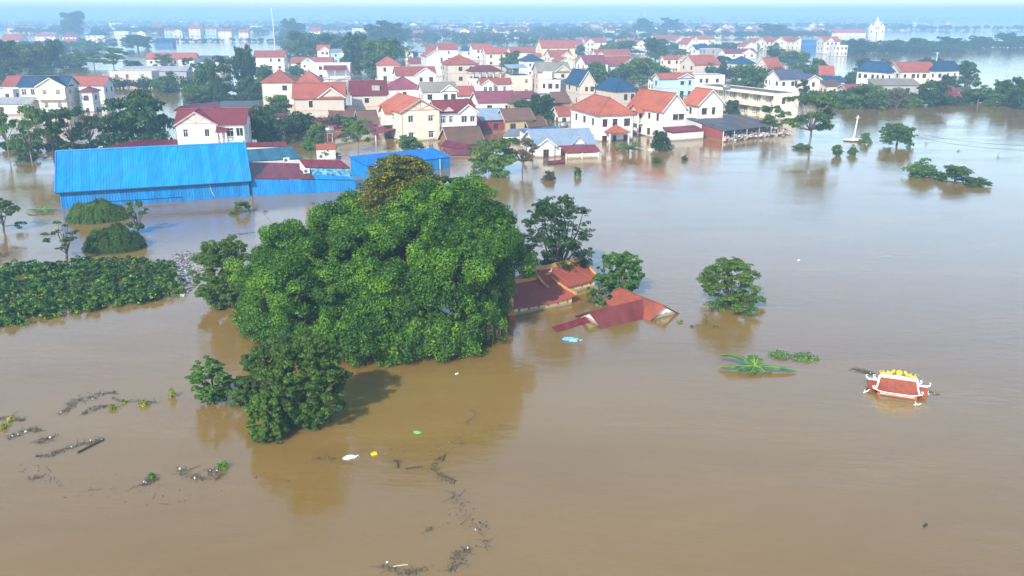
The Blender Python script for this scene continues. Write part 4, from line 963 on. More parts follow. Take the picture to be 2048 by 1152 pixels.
house('white house with columned porch and red roof', (1329, 117), 1380, 1321, 6.2, 20, 'gx', wall='cream', rc='red', wf=3, ws=1, maxd=9, bay=(.55, .98, .4))
house('broad red-roofed house right of the columned porch', (1390, 128), 1440, None, 5.6, 22, 'gx', wall='beige', rc='red', d=11, wf=1, rise=3.2)
H = house('pale blue gabled house with red roof and white ground floor', (1320, 156), 1388, 1306, 5.8, 20, 'gx', wall='sky', rc='red', maxd=8, bay=(.52, 1, .3), wf=1, ws=1, fancy=True)
house('grey-white low front of the pale blue gabled house', (1308, 163), 1372, None, 3.4, 20, 'mono', wall='white', rc='plum', d=4, wf=2, rise=1.0)
house('white flat-roofed house right of the pale blue gables', (1391, 151), 1450, 1464, 5.2, 4, 'flat', wall='white', rc='grey', wf=(.2, .4, .75), ws=1, maxd=6)
house('white flat house end under the school trees', (1536, 153), 1563, 1531, 5.4, 20, 'flat', wall='white', rc='grey', d=8, wf=2)
H = house('white house with slate grey cross roof right of the trees', (1561, 157), 1612, None, 5.2, 14, 'gx', wall='white', rc='slate', d=9, wf=3)
house('slate-roofed cream gable of the white cross-roofed house', (1616, 158), 1640, None, 5.4, 18, 'gy', wall='cream', rc='slate', d=8, wf=1)
house('beige gabled house with red roof among trees, right of centre', (1538, 137), 1566, 1508, 4.6, 34, 'gx', wall='beige', rc='red', wf=0, ws=1, maxd=11, rise=4.0)
house('little blue hip roof behind the beige gabled house', (1478, 127), 1510, None, 4.6, 20, 'hip', wall='white', rc='blue', d=9, wf=1, rise=2.8)
house('blue hip roof half hidden by trees, right of the beige gable', (1572, 124), 1620, None, 4.4, 20, 'hip', wall='pale', rc='blue', d=9, wf=1, rise=2.8)
house('red-roofed house with beige right gable by the water lane', (1641, 148), 1667, 1690, 5.0, -12, 'gx', wall='beige', rc='red', wf=1, ws=1, maxd=10, rise=2.6)
house('blue and rust patched shed in front of the red-roofed house', (1652, 163), 1690, None, 3.0, 10, 'gx', wall='pale', rc='blue', d=7, wf=1, rise=1.4)
house('rusty red lean-to below the blue patched shed', (1655, 172), 1684, None, 2.2, 10, 'mono', wall='cream', rc='brown', d=5, wf=1, rise=1.3)
house('white two-storey house with blue hip roof at the right', (1773, 144), 1788, 1715, 7.0, 32, 'hip', wall='white', rc='blue', wf=1, ws=(.1, .3, .55, .72, .9), maxd=16, rise=3.0)
house('cream house with twin end gables between two blue hip roofs', (1803, 142), 1872, None, 6.2, 4, 'gx', wall='cream', rc='red', d=10, bay=(.82, 1, .5), wf=(.12, .36, .5, .68), fancy=True)
house('white house with blue hip roof, rightmost of the village', (1874, 141), 1919, 1866, 6.8, 20, 'hip', wall='white', rc='blue', wf=3, ws=1, maxd=11, rise=3.0)
house('grey-green long shed before the cream twin-gabled house', (1750, 170), 1840, None, 3.6, 0, 'mono', wall='grey', rc='olive', d=6, wf=2, rise=1.4)
house('small maroon hut at the waterline right of the shed', (1893, 192), 1920, None, 2.4, 6, 'gx', wall='maroon', rc='maroon', d=5, wf=0, rise=1.2)
house('small maroon roof above the waterline hut', (1892, 181), 1922, None, 2.6, 6, 'hip', wall='pale', rc='plum', d=6, wf=1, rise=1.2)
house('low red roof in bushes before the white blue-hipped house', (1694, 178), 1726, None, 2.4, 8, 'gx', wall='beige', rc='red', d=6, wf=1, rise=1.2)
house('navy-roofed house right of the red cluster', (1392, 98), 1420, None, 4.6, 18, 'gx', wall='white', rc='blue', d=9, wf=1)
house('grey-walled narrow house right of the small navy roof', (1412, 98), 1442, None, 5.0, 18, 'flat', wall='grey', rc='grey', d=8, wf=1)
house('cream long house with arcaded upper floor, far right of red cluster', (1309, 76), 1352, None, 6.2, 18, 'gx', wall='cream', rc='red', d=8, wf=4)
house('tall pink-red gabled house in the red cluster', (1352, 80), 1378, None, 7.0, 20, 'gy', wall='white', rc='red', d=12, wf=1)
house('narrow white spired gable in the red cluster', (1376, 87), 1392, None, 6.4, 20, 'gy', wall='cream', rc='red', d=12, wf=1, rise=3.4)
house('broad red roof with white dormer in the red cluster', (1384, 78), 1430, None, 6.2, 20, 'gx', wall='white', rc='red', d=9, bay=(.05, .25, .3), wf=2)
house('white flat-roofed house with red upper canopy, far right', (1443, 84), 1490, None, 5.6, 18, 'flat', wall='white', rc='red', d=9, wf=3)
house('white gable cottage right of the red upper canopy', (1490, 92), 1514, None, 4.6, 20, 'gy', wall='white', rc='red', d=9, wf=1)
house('long maroon roof with white gable in front of the far villas', (1451, 106), 1513, None, 3.6, 16, 'gx', wall='white', rc='plum', d=8, bay=(.52, .95, .4), wf=2)
for i, (x0, x1, y, tx) in enumerate(((1512, 1530, 83, 'leftmost'), (1531, 1548, 82, 'second from left'), (1549, 1569, 82, 'middle'), (1570, 1590, 81, 'second from right'), (1591, 1609, 82, 'rightmost'))):
    house('pale red-roofed villa, %s of the row of five by the blue block' % tx, (x0, y), x1, None, 6.4, 16, 'gx' if i % 2 else 'gy', wall='cream' if i != 3 else 'white', rc='red', d=11, wf=2, group='row of five far villas')
house('blue-clad warehouse block beside the far row of villas', (1612, 79), 1650, None, 7.6, 14, 'flat', wall='blue', rc='slate', d=16, wf=0, name='warehouse', cat='building')
house('large pale house with stair tower standing in the water, far right', (1649, 82), 1681, None, 8.4, 10, 'gx', wall='pale', rc='red', d=10, bay=(.1, .6, .4), wf=2)
house('white terraced wing right of the large pale house', (1673, 91), 1696, None, 6.6, 10, 'flat', wall='pale', rc='grey', d=9, wf=3)
# --- far left, across the water
G = 'far houses across the water, upper left'
for lab, fl, xr, xb, ze, rf, wa, rc in (
    ('long cream house with red roof at the far left skyline', (14, 56), 68, None, 6.4, 'gx', 'cream', 'red'),
    ('white house with red roof and right gable, far left', (1, 80), 38, 56, 5.0, 'gx', 'white', 'red'),
    ('pale house with wide red roof left of the round far tree', (70, 72), 110, None, 5.0, 'gx', 'pale', 'red'),
    ('small purple-roofed cottage in the far left trees', (57, 90), 88, None, 4.0, 'gx', 'white', 'plum'),
    ('brown-roofed house under the round far tree', (124, 73), 152, None, 5.0, 'gx', 'pale', 'plum'),
    ('orange-roofed annex below the brown-roofed far house', (125, 85), 150, None, 3.4, 'gx', 'sky', 'orange'),
    ('cream house with navy hip roof at the far water edge', (172, 70), 208, 224, 6.2, 'hip', 'cream', 'navy'),
    ('tall white villa with small navy hip roof, far left', (217, 45), 244, None, 10.0, 'hip', 'white', 'navy'),
    ('white lower terrace of the tall far villa', (228, 63), 256, None, 5.0, 'flat', 'white', 'grey'),
    ('slim white house right of the tall far villa', (261, 53), 275, None, 8.0, 'flat', 'white', 'grey'),
    ('white gable with slate roof by the far water', (273, 66), 290, 312, 5.4, 'gy', 'white', 'slate'),
    ('pinkish tall house with red roof by the far water', (304, 54), 322, 328, 8.4, 'gx', 'pink', 'red'),
    ('grey-blue sheds right of the pinkish far house', (328, 60), 346, None, 6.4, 'gx', 'sky', 'red'),
    ('cream house with pale gable, left of the tall cream far block', (346, 63), 364, None, 6.0, 'gy', 'cream', 'red'),
    ('tall cream far block with red parapet roof', (377, 57), 400, 412, 9.0, 'gx', 'cream', 'red'),
    ('tall blue-grey far block with red roof', (410, 57), 432, None, 8.6, 'gx', 'sky', 'red'),
    ('white narrow house right of the blue-grey far block', (436, 62), 462, None, 6.8, 'gx', 'white', 'red'),
    ('cream narrow house with red roof before the flat far block', (477, 64), 496, None, 6.4, 'gx', 'cream', 'red'),
    ('cream flat-roofed tower block left of the mast, far', (500, 52), 523, 542, 9.4, 'flat', 'cream', 'grey'),
    ('blue sheet shed on the far water edge', (308, 84), 345, None, 3.0, 'mono', 'blue', 'blue'),
    ('white gable house with red roof far behind the mast', (621, 62), 640, 651, 6.4, 'gx', 'white', 'red'),
    ('small pinkish house with red roof right of the mast, far', (661, 62), 676, None, 5.0, 'hip', 'pink', 'red'),
    ('white terraced house above the dark trees, far', (704, 57), 732, None, 6.4, 'flat', 'white', 'grey'),
    ('red-roofed white cottage on the far skyline, left', (846, 60), 866, None, 6.0, 'hip', 'white', 'red'),
    ('cream long house on the far skyline above red roofs', (884, 49), 910, None, 7.0, 'hip', 'cream', 'red'),
    ('white far house with pale roof in mid skyline trees', (940, 58), 962, None, 5.0, 'gx', 'white', 'grey'),
    ('white tower house on the far skyline, mid', (996, 46), 1008, None, 8.0, 'flat', 'white', 'grey'),
    ('red-roofed far cottage above the yellow tall-gabled house', (1030, 57), 1048, None, 5.0, 'hip', 'white', 'red'),
    ('white pair of walls in far trees left of the twin groves', (1184, 54), 1202, None, 7.0, 'hip', 'white', 'red'),
    ('white slab house in far trees left of the twin groves', (1234, 58), 1244, None, 7.0, 'flat', 'white', 'grey'),
    ('cream far house between the twin groves', (1311, 54), 1328, None, 6.4, 'flat', 'cream', 'grey'),
    ('pinkish far house right of the twin groves', (1360, 49), 1374, None, 6.4, 'gx', 'pink', 'red')):
    house(lab, fl, xr, xb, ze, 4, rf, wall=wa, rc=rc, d=9, wf=3 if xr - fl[0] > 25 else 2, ws=1, group=G)

# ------------------------------------------------------------------ blue warehouse and its annexes
def sheets(root, a, b, c, d_, mat, pitch=1.05, name='roof_sheet', ribs=3, rh=.05, var=None):
    """corrugated sheets from edge a-b (low) to edge d-c (high); each sheet is a part, all share one mesh when the panel is a rectangle"""
    a, b, c, d_ = [np.array(p, float) for p in (a, b, c, d_)]
    n = max(1, int(round(np.linalg.norm(b - a) / pitch)))
    for i in range(n):
        t0, t1 = i / n, (i + 1) / n
        lo0, lo1, hi0, hi1 = a + (b - a) * t0, a + (b - a) * t1, d_ + (c - d_) * t0, d_ + (c - d_) * t1
        nn = np.cross(lo1 - lo0, hi0 - lo0); nn = nn / np.linalg.norm(nn)
        vs = []; prof = []
        for k in range(ribs):
            f = k / ribs; w = 1 / ribs
            prof += [(f, 0), (f + .52 * w, 0), (f + .62 * w, 1), (f + .86 * w, 1), (f + .96 * w, 0)]
        prof.append((.996, 0))
        for f, e in prof: vs += [lo0 + (lo1 - lo0) * f + nn * rh * e, hi0 + (hi1 - hi0) * f + nn * rh * e]
        fs = [(2 * k, 2 * k + 2, 2 * k + 3, 2 * k + 1) for k in range(len(prof) - 1)]
        o = obj(name, mesh(name, vs, fs, [mat]), root)
def sheetmat(name, col, rough=.45):
    key = 'sheet_' + name
    if key in MATS: return MATS[key]
    m, nt, p, out = newmat(key)
    geo = node(nt, 'ShaderNodeNewGeometry'); oi = node(nt, 'ShaderNodeObjectInfo')
    mp = node(nt, 'ShaderNodeMapping'); mp.inputs['Scale'].default_value = (1.8, .22, .5); nt.links.new(geo.outputs['Position'], mp.inputs[0])
    n1 = node(nt, 'ShaderNodeTexNoise', Scale=1.0, Detail=6.0, Roughness=.65); nt.links.new(mp.outputs[0], n1.inputs['Vector'])
    n2 = node(nt, 'ShaderNodeTexNoise', Scale=.25, Detail=4.0); nt.links.new(geo.outputs['Position'], n2.inputs['Vector'])
    c = ramp(nt, n1.outputs[0], [(.3, tuple(x * .72 for x in col)), (.52, col), (.8, tuple(min(1, x * 1.12 + .025) for x in col))])
    c = mix(nt, ramp(nt, n2.outputs[0], [(.4, (0, 0, 0)), (.75, (.5, .5, .5))]), c, tuple(x * .7 + .04 for x in col))
    n3 = node(nt, 'ShaderNodeTexNoise', Scale=.9, Detail=8.0, Roughness=.75); nt.links.new(geo.outputs['Position'], n3.inputs['Vector'])
    c = mix(nt, ramp(nt, n3.outputs[0], [(.62, (0, 0, 0)), (.78, (.55, .55, .55))]), c, tuple(x * .45 + .035 for x in col))
    hs = node(nt, 'ShaderNodeHueSaturation'); mr = node(nt, 'ShaderNodeMapRange'); mr.inputs[3].default_value = .82; mr.inputs[4].default_value = 1.10
    nt.links.new(oi.outputs['Random'], mr.inputs[0]); nt.links.new(mr.outputs[0], hs.inputs['Value']); nt.links.new(c, hs.inputs['Color']); nt.links.new(hs.outputs[0], p.inputs['Base Color'])
    p.inputs['Roughness'].default_value = rough; p.inputs['Specular IOR Level'].default_value = .22
    return m
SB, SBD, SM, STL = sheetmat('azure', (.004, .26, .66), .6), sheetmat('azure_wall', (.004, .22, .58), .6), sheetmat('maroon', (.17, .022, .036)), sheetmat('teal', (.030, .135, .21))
DKB = paint('dark_blue_trim', (.012, .05, .13), .6)
B0 = at(125, 417); B1 = at(707, 379); u = (B1 - B0) / np.linalg.norm(B1 - B0); v = np.array([-u[1], u[0], 0]); th = atan2(u[1], u[0])
wh = thing('warehouse', 'long blue corrugated warehouse flooded up to its wall tops', 'warehouse', B0)
lw = along(B0 + np.array([0, 0, 2.5]), u, 497)
HZ = 2.4; E0 = B0 - u * .5 - v * .45 + np.array([0, 0, HZ - .12]); HD, RZ = rise_at(E0, v, 112, 303); HD -= .45
loc = lambda x, y, z: np.array(u * x + v * y) + np.array([0, 0, z])
sheets(wh, loc(-.5, -.45, HZ - .12), loc(lw + .3, -.45, HZ - .12), loc(lw + .3, HD, RZ), loc(-.5, HD, RZ), SB, name='roof_sheet')
sheets(wh, loc(lw + .3, HD * 2 + .45, HZ - .12), loc(-.5, HD * 2 + .45, HZ - .12), loc(-.5, HD, RZ), loc(lw + .3, HD, RZ), SB, name='roof_sheet')
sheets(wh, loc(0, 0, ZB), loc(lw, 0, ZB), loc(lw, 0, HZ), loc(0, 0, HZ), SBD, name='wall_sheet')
for x in (0, lw):
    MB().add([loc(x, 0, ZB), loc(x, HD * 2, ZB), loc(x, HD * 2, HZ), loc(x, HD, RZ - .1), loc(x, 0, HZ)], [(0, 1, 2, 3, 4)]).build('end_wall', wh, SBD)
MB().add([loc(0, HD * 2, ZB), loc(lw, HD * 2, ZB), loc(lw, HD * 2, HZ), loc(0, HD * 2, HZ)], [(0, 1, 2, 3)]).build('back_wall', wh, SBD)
MB().tube([loc(-.55, HD, RZ + .03), loc(lw + .35, HD, RZ + .03)], .16, 6).build('ridge_cap', wh, SB)
MB().tube([loc(-.5, -.5, HZ - .2), loc(lw + .3, -.5, HZ - .2)], .10, 6).build('gutter', wh, DKB)
for x in (-.52, lw + .32): MB().tube([loc(x, -.45, HZ - .06), loc(x, HD, RZ + .06)], .10, 5).build('verge_trim', wh, SB)
MB().box(-.06, -.06, ZB, .06, .06, HZ).build('corner_trim', wh, SB)
# opening line low in the wall: dark rail and posts
x1 = along(B0, u, 366); x2 = along(B0, u, 190)
MB().tube([loc(x2, -.06, .55), loc(x1, -.06, .55), loc(x1, -.06, -.5)], .05, 5).build('door_rail', wh, DKB)
for x in (x2, (x2 + x1) / 2, x1 * .8 + x2 * .2): MB().tube([loc(x, -.07, .55), loc(x, -.07, -.5)], .04, 5).build('door_post', wh, SB)
xd = along(B0 + np.array([0, 0, 2.3]), u, 418); MB().tube([loc(xd, -.10, 2.25), loc(xd + .25, -.10, 1.0), loc(xd + .55, -.10, .35)], .035, 5).build('drain_pipe', wh, paint('pvc', (.75, .76, .76), .4))
wa = thing('warehouse_annex', 'blue lean-to annex with maroon sheet roof right of the warehouse', 'warehouse', B0 + u * lw)
O = B0 + u * lw
rel = lambda p: np.array(p) - O
A = lambda px, py, z: rel(at(px, py, z))
f0, f1, f2 = A(500, 357.5, 2.45), A(631, 359, 1.95), A(711, 360, 1.55)
b0, b1 = A(492, 324, 3.3), A(603, 327, 3.1)
sheets(wa, f0, f1, b1, b0, SM, name='roof_sheet')
sheets(wa, f1, f2, A(699, 344, 2.0), A(622, 344.5, 2.4), SB, name='roof_sheet')
for p, q_ in ((f0, f1), (f1, f2)):
    p0, q0 = p.copy(), q_.copy(); p0[2] = q0[2] = ZB; e = np.array([0, 0, .08])
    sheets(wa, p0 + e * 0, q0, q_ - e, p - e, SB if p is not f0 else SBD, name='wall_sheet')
r2 = A(699, 344, 2.0); r3 = r2.copy(); r3[2] = ZB; f2l = f2.copy(); f2l[2] = ZB
MB().add([f2l, r3, r2, f2], [(0, 1, 2, 3)]).build('end_wall', wa, W['pale'])
wc = thing('raised_annex', 'higher maroon roof with painted blue strip wall at the annex end', 'building', O)
k0, k1, k2, k3 = A(610, 335, 3.3), A(702, 337, 3.0), A(682, 320.5, 3.9), A(597, 318.5, 4.2)
sheets(wc, k0, k1, k2, k3, SM)
for p, q_ in ((k0, k1), (k1, k2), (k2, k3), (k3, k0)):
    e = np.array([0, 0, .1]); c_ = (k0 + k1 + k2 + k3) / 4; sh = lambda t: c_ + (t - c_) * .97
    p_, qq = sh(p) - e, sh(q_) - e; pl, ql = p_.copy(), qq.copy(); pl[2] = ql[2] = ZB
    MB().add([pl, ql, qq, p_], [(0, 1, 2, 3)]).build('wall', wc, paint('painted_strip', (.10, .30, .42), .8, var=.75, scale=2.2) if p is k0 else W['pale'])
wd = thing('teal_shed', 'teal sheet-roofed shed between warehouse and raised annex', 'shed', O)
t0, t1, t2, t3 = A(494, 323, 3.2), A(601, 317.5, 3.0), A(584, 293, 4.3), A(485, 299.5, 4.5)
sheets(wd, t0, t1, t2, t3, STL, ribs=4)
for p, q_ in ((t0, t1), (t1, t2), (t2, t3), (t3, t0)):
    e = np.array([0, 0, .1]); pl, ql = p - e, q_ - e; a_, b_ = pl.copy(), ql.copy(); a_[2] = b_[2] = ZB
    MB().add([a_, b_, ql, pl], [(0, 1, 2, 3)]).build('wall', wd, W['pale'])
for lab, px, py, z in (('white air-conditioner unit at the top edge of the maroon roof', 573, 325, 3.15), ('white air-conditioner unit at the right end of the maroon roof', 613, 347, 2.45), ('white air-conditioner unit on top of the raised annex', 643, 317.5, 4.0)):
    P = at(px, py, z); a = thing('air_conditioner', lab, 'air conditioner', P, th, 'air-conditioner units on the annex')
    MB().box(-.46, -.2, .06, .46, .2, .74).build('casing', a, TRIM); MB().lathe([(.25, 0), (.25, .03), (.05, .035)], 14).build('fan_grille', a, paint('grille', (.12, .12, .12), .6)).matrix_local = Matrix.Translation((-.1, -.205, .4)) @ Matrix.Rotation(pi / 2, 4, 'X')
    for x in (-.35, .35): MB().box(x - .04, -.22, -.12, x + .04, .22, .06).build('foot', a, STEEL)
def pixroof(label, name, cat, pts, mat, wallm, th_=.1, sheet=True):
    """a low building given by the four pixels and heights of its roof corners (front left, front right, back right, back left)"""
    Q = [at(*p) for p in pts]; c = sum(Q) / 4; base = np.array([c[0], c[1], 0]); r = thing(name, label, cat, base)
    q = [p - base for p in Q]
    if sheet: sheets(r, q[0], q[1], q[2], q[3], mat)
    else: MB().slab(q, th_).build('roof', r, mat)
    c = sum(q) / 4; b = MB()
    s = [c + (p - c) * np.array((.96, .96, 1)) - np.array((0, 0, .12)) for p in q]
    for i in range(4):
        p, n = s[i], s[(i + 1) % 4]; b.quad((p[0], p[1], ZB), (n[0], n[1], ZB), n, p)
    b.build('wall', r, wallm)
    return r, q
r, q = pixroof('blue-roofed open shed behind the olive tree tops', 'blue_shed', 'shed', ((735, 333, 1.9), (904, 314, 1.8), (866, 295.5, 3.0), (696, 313, 3.0)), sheetmat('azure2', (.004, .15, .50)), SBD)
for t in (.1, .33, .6, .85):
    p = q[0] + (q[1] - q[0]) * t - np.array((0, .25, 0)); MB().tube([(p[0], p[1], ZB), (p[0], p[1], p[2] - .05)], .06, 6).build('post', r, TRIM)
pixroof('narrow maroon roof strip behind the teal shed', 'shed', 'shed', ((486, 294, 3.0), (575, 293, 2.8), (571, 284, 3.4), (486, 285, 3.6)), SM, W['cream'])
pixroof('long maroon roof strip left of the white gabled house', 'shed', 'shed', ((186, 299, 2.6), (355, 291, 2.6), (354, 279, 3.4), (268, 281, 3.4)), SM, W['pale'])
pixroof('maroon sheet roof at the left foot of the timbered house', 'shed', 'shed', ((668, 277, 1.4), (752, 262, 1.6), (744, 240, 2.6), (690, 262, 2.2)), SM, W['cream'])
pixroof('maroon sheet roof right of the timbered house, near', 'shed', 'shed', ((903, 311, .35), (938, 310, .35), (936, 299, .9), (884, 296, .9)), SM, W['maroon'])
pixroof('maroon sheet roof under the sunk brown tiled roof', 'shed', 'shed', ((880, 291, .6), (930, 300, .5), (944, 293, 1.0), (892, 279, 1.4)), SM, W['maroon'])
pixroof('small red-tiled hut before the big shrubs, left of the timbered house', 'hut', 'hut', ((632, 300, 1.9), (671, 299, 1.9), (671, 287, 2.7), (632, 288, 2.7)), R['orange'], W['white'], sheet=False)
pixroof('grey sheet roof behind the low white riverside house', 'shed', 'shed', ((1005, 273, 1.8), (1042, 272, 1.8), (1060, 256, 2.6), (1018, 258, 2.6)), sheetmat('greyblue', (.22, .25, .30)), W['pale'])
pixroof('maroon roof patch between shrubs near the flooded lane', 'shed', 'shed', ((548, 236, 2.0), (577, 236, 2.0), (577, 226, 2.6), (552, 226, 2.6)), SM, W['cream'])
pixroof('dark weathered roof below the cream hip-roofed house', 'shed', 'shed', ((440, 213, 2.4), (520, 212, 2.4), (518, 201, 3.2), (440, 202, 3.2)), R['dkgrey'], W['brick'], sheet=False)
pixroof('wide maroon roof behind the white gabled house', 'shed', 'shed', ((345, 222, 3.4), (440, 214, 3.4), (436, 203, 4.2), (360, 212, 4.2)), SM, W['pale'])
# --- low white riverside house with maroon veranda roof
H = house('low white riverside house with grey gabled roof', (1072, 288.5), 1189, None, 2.4, 14, 'gx', wall='white', rc='sheet', d=9, bay=(.03, .30, .5), wf=(.08, .2, .46, .8), fancy=True, fc='b', rise=2.0)
bb = MB(); xx = H['x0'] + H['w'] * .72; gable_slab(bb, xx - 1.2, xx + 1.2, H['y0'] - .5, H['y0'] + 3.0, 2.45, 1.15, 'y', .3, .12); bb.build('gable_roof', H['root'], R['sheet'])
MB().add([(xx - 1.2, H['y0'] - .48, 2.3), (xx + 1.2, H['y0'] - .48, 2.3), (xx, H['y0'] - .48, 3.5)], [(0, 1, 2)]).build('gable_wall', H['root'], W['white'])
awning(H, -H['w'] * .10, H['w'] * .5, 2.1, 3.4, 'maroon', 'front', .9, True)
q = MB().box(-H['w'] * .05, H['y0'] - 3.1, ZB, H['w'] * .49, H['y0'] - 2.95, .95); q.build('veranda_wall', H['root'], W['cream'])
pixroof('blue sheet roof joined behind the low white riverside house', 'shed', 'shed', ((1060, 275, 2.6), (1122, 265, 2.6), (1117, 251.5, 3.2), (1038, 260, 3.2)), sheetmat('seablue', (.03, .14, .30)), W['white'])
pixroof('small maroon roof just above water before the white riverside house', 'shed', 'shed', ((1096, 329, .12), (1131, 325, .12), (1128, 319, .5), (1094, 322, .5)), SM, W['maroon'])
# --- red shed with the dark roof and the heap of sacks
Q = [at(1446, 262, 2.2), at(1558, 250, 2.2), at(1474, 228, 3.0), at(1372, 237, 3.0)]; c = sum(Q) / 4; base = np.array((c[0], c[1], 0)); rs = thing('open_shed', 'open shed with patched dark roof and red side wall by the water', 'shed', base)
q = [p - base for p in Q]
for i in range(8):
    for j in range(2):
        l0, l1 = i / 8, (i + 1) / 8; f = lambda a, b_: (q[0] + (q[1] - q[0]) * a) * (1 - b_) + (q[3] + (q[2] - q[3]) * a) * b_
        dz = np.array((0, 0, .03 * ((i + j) % 2)))
        MB().slab([f(l0 + .003, j / 2 - .01) + dz, f(l1 - .003, j / 2 - .01) + dz, f(l1 - .003, j / 2 + .505) + dz, f(l0 + .003, j / 2 + .505) + dz], .05).build('roof_sheet', rs, R['dkgrey'] if (i * 3 + j) % 7 not in (5,) else R['brown'])
pl, pr_ = q[0].copy(), q[0] * .45 + q[3] * .55
lo = lambda p: np.array((p[0], p[1], ZB)); dn = lambda p, k=.12: np.array((p[0], p[1], p[2] - k))
nb = 9
for i in range(nb):
    a_, b_ = pl + (pr_ - pl) * i / nb, pl + (pr_ - pl) * (i + .985) / nb
    MB().add([lo(a_), lo(b_), dn(b_), dn(a_)], [(0, 1, 2, 3)]).build('wall_board', rs, W['red'])
MB().add([lo(pr_), lo(q[3]), dn(q[3]), dn(pr_)], [(0, 1, 2, 3)]).build('white_wall', rs, W['white'])
MB().add([lo(q[3]), lo(q[2]), dn(q[2]), dn(q[3])], [(0, 1, 2, 3)]).build('back_wall', rs, W['grey'])
for t in (.01, .2, .42, .64, .86, .99):
    p = q[0] + (q[1] - q[0]) * t; MB().box(p[0] - .08, p[1] - .08, ZB, p[0] + .08, p[1] + .08, p[2] - .06).build('post', rs, TRIM if t < .1 else CONC)
rng = np.random.default_rng(8)
cols = [paint('sack_%d' % i, c_, .9, var=.25) for i, c_ in enumerate(((.62, .60, .56), (.50, .40, .30), (.58, .45, .38), (.33, .27, .22), (.08, .13, .22), (.40, .12, .10), (.66, .64, .62)))]
sk_ = MB()
for i in range(1500):
    t = rng.random(); dpt = rng.random() ** .8; zmax = 1.5 * (1 - max(0, t - .6) * .9) * (.35 + .65 * min(1, dpt * 2))
    p = q[0] + (q[1] - q[0]) * (.03 + t * 1.2) + (q[3] - q[0]) * dpt * .5 * (1 if t < .85 else .4) - np.array((0, 1.2, 0)); z = rng.random() * zmax; s = rng.uniform(.12, .34, 3); a = rng.uniform(0, 3)
    vs = [(p[0] + (x * s[0] * cos(a) - y * s[1] * sin(a)), p[1] + (x * s[0] * sin(a) + y * s[1] * cos(a)), z + (zz - .1) * s[2]) for x, y, zz in ((-1, -.7, 0), (1, -.8, .1), (.9, .8, 0), (-.8, .7, .1), (-.7, -.6, .9), (.7, -.5, 1), (.6, .6, .8), (-.6, .5, 1))]
    sk_.add(vs, [(0, 3, 2, 1), (4, 5, 6, 7), (0, 1, 5, 4), (1, 2, 6, 5), (2, 3, 7, 6), (3, 0, 4, 7)], int(rng.integers(0, 7)))
hp = sk_.build('sack_heap', None, *cols, loc=base); tag(hp, 'heap of pale sacks and rubbish under the open shed roof', 'heap', kind='stuff')
# --- steel roof frame behind the beige house
sf = thing('steel_frame', 'bare grey steel roof frame behind the large beige house', 'frame', at(668, 190)); Bq = at(668, 190)
for i, (x0, x1, ya, yb_) in enumerate(((600, 690, 168, 143), (655, 740, 167, 143))):
    g = MB()
    for k in range(4):
        dy = np.array((k * .6, k * 2.6, 0)); a, m, b = at(x0, ya, 4.6) - Bq + dy, at((x0 + x1) / 2, yb_, 6.6) - Bq + dy, at(x1, ya, 4.6) - Bq + dy
        m = np.array(((a[0] + b[0]) / 2, (a[1] + b[1]) / 2, a[2] + 2.1))
        g.tube([a, m], .05, 4); g.tube([m, b], .05, 4); g.tube([a, b], .04, 4)
        for t in (.25, .5, .75): g.tube([a + (b - a) * t, a + (b - a) * t + np.array((0, 0, 2.1 * (1 - abs(t - .5) * 2)))], .03, 4)
        for p in (a, b): g.tube([p, (p[0], p[1], ZB)], .06, 4)
    for t in (0, .2, .4, .6, .8, 1):
        p = a + (b - a) * t + np.array((0, 0, 2.1 * (1 - abs(t - .5) * 2))); g.tube([p, p - dy], .035, 4)
    g.build('truss', sf, STEEL)
tank('stainless water tank on posts among shrubs, left one', at(620, 272) , 1.6); tank('stainless water tank on posts among shrubs, right one', at(660, 283), 1.7)
tank('steel water tank beside the yellow-stained house', at(1128, 262), .6)
# --- tall mast
P = at(550, 98); hm = zat(P[1], 16); ms = thing('radio_mast', 'tall thin white mast rising behind the white house', 'mast', P)
MB().tube([(0, 0, 0), (0, 0, hm * .6), (-.4, 0, hm)], [.42, .32, .2], 8).build('pole', ms, TRIM)
for z in (.97, .93): MB().lathe([(.55, hm * z), (.55, hm * z + .5)], 8, -.36).build('antenna', ms, TRIM)
MB().lathe([(.8, hm * .30), (.8, hm * .30 + .25)], 10).build('collar', ms, STEEL)
P = at(1289, 62); hm = zat(P[1], 22); ms = thing('radio_mast', 'faint white lattice mast far away between the twin groves', 'mast', P)
g = MB()
for a in range(3): g.tube([(3 * cos(a * 2.09), 3 * sin(a * 2.09), 0), (.4 * cos(a * 2.09), .4 * sin(a * 2.09), hm)], .22, 4)
for k in range(12): z = hm * k / 12; r_ = 3 - 2.6 * k / 12; g.tube([(r_ * cos(a * 2.09), r_ * sin(a * 2.09), z) for a in range(4)], .1, 4, cap=False)
g.build('lattice', ms, TRIM); MB().lathe([(.9, hm - 3), (.9, hm)], 8).build('antenna', ms, TRIM)

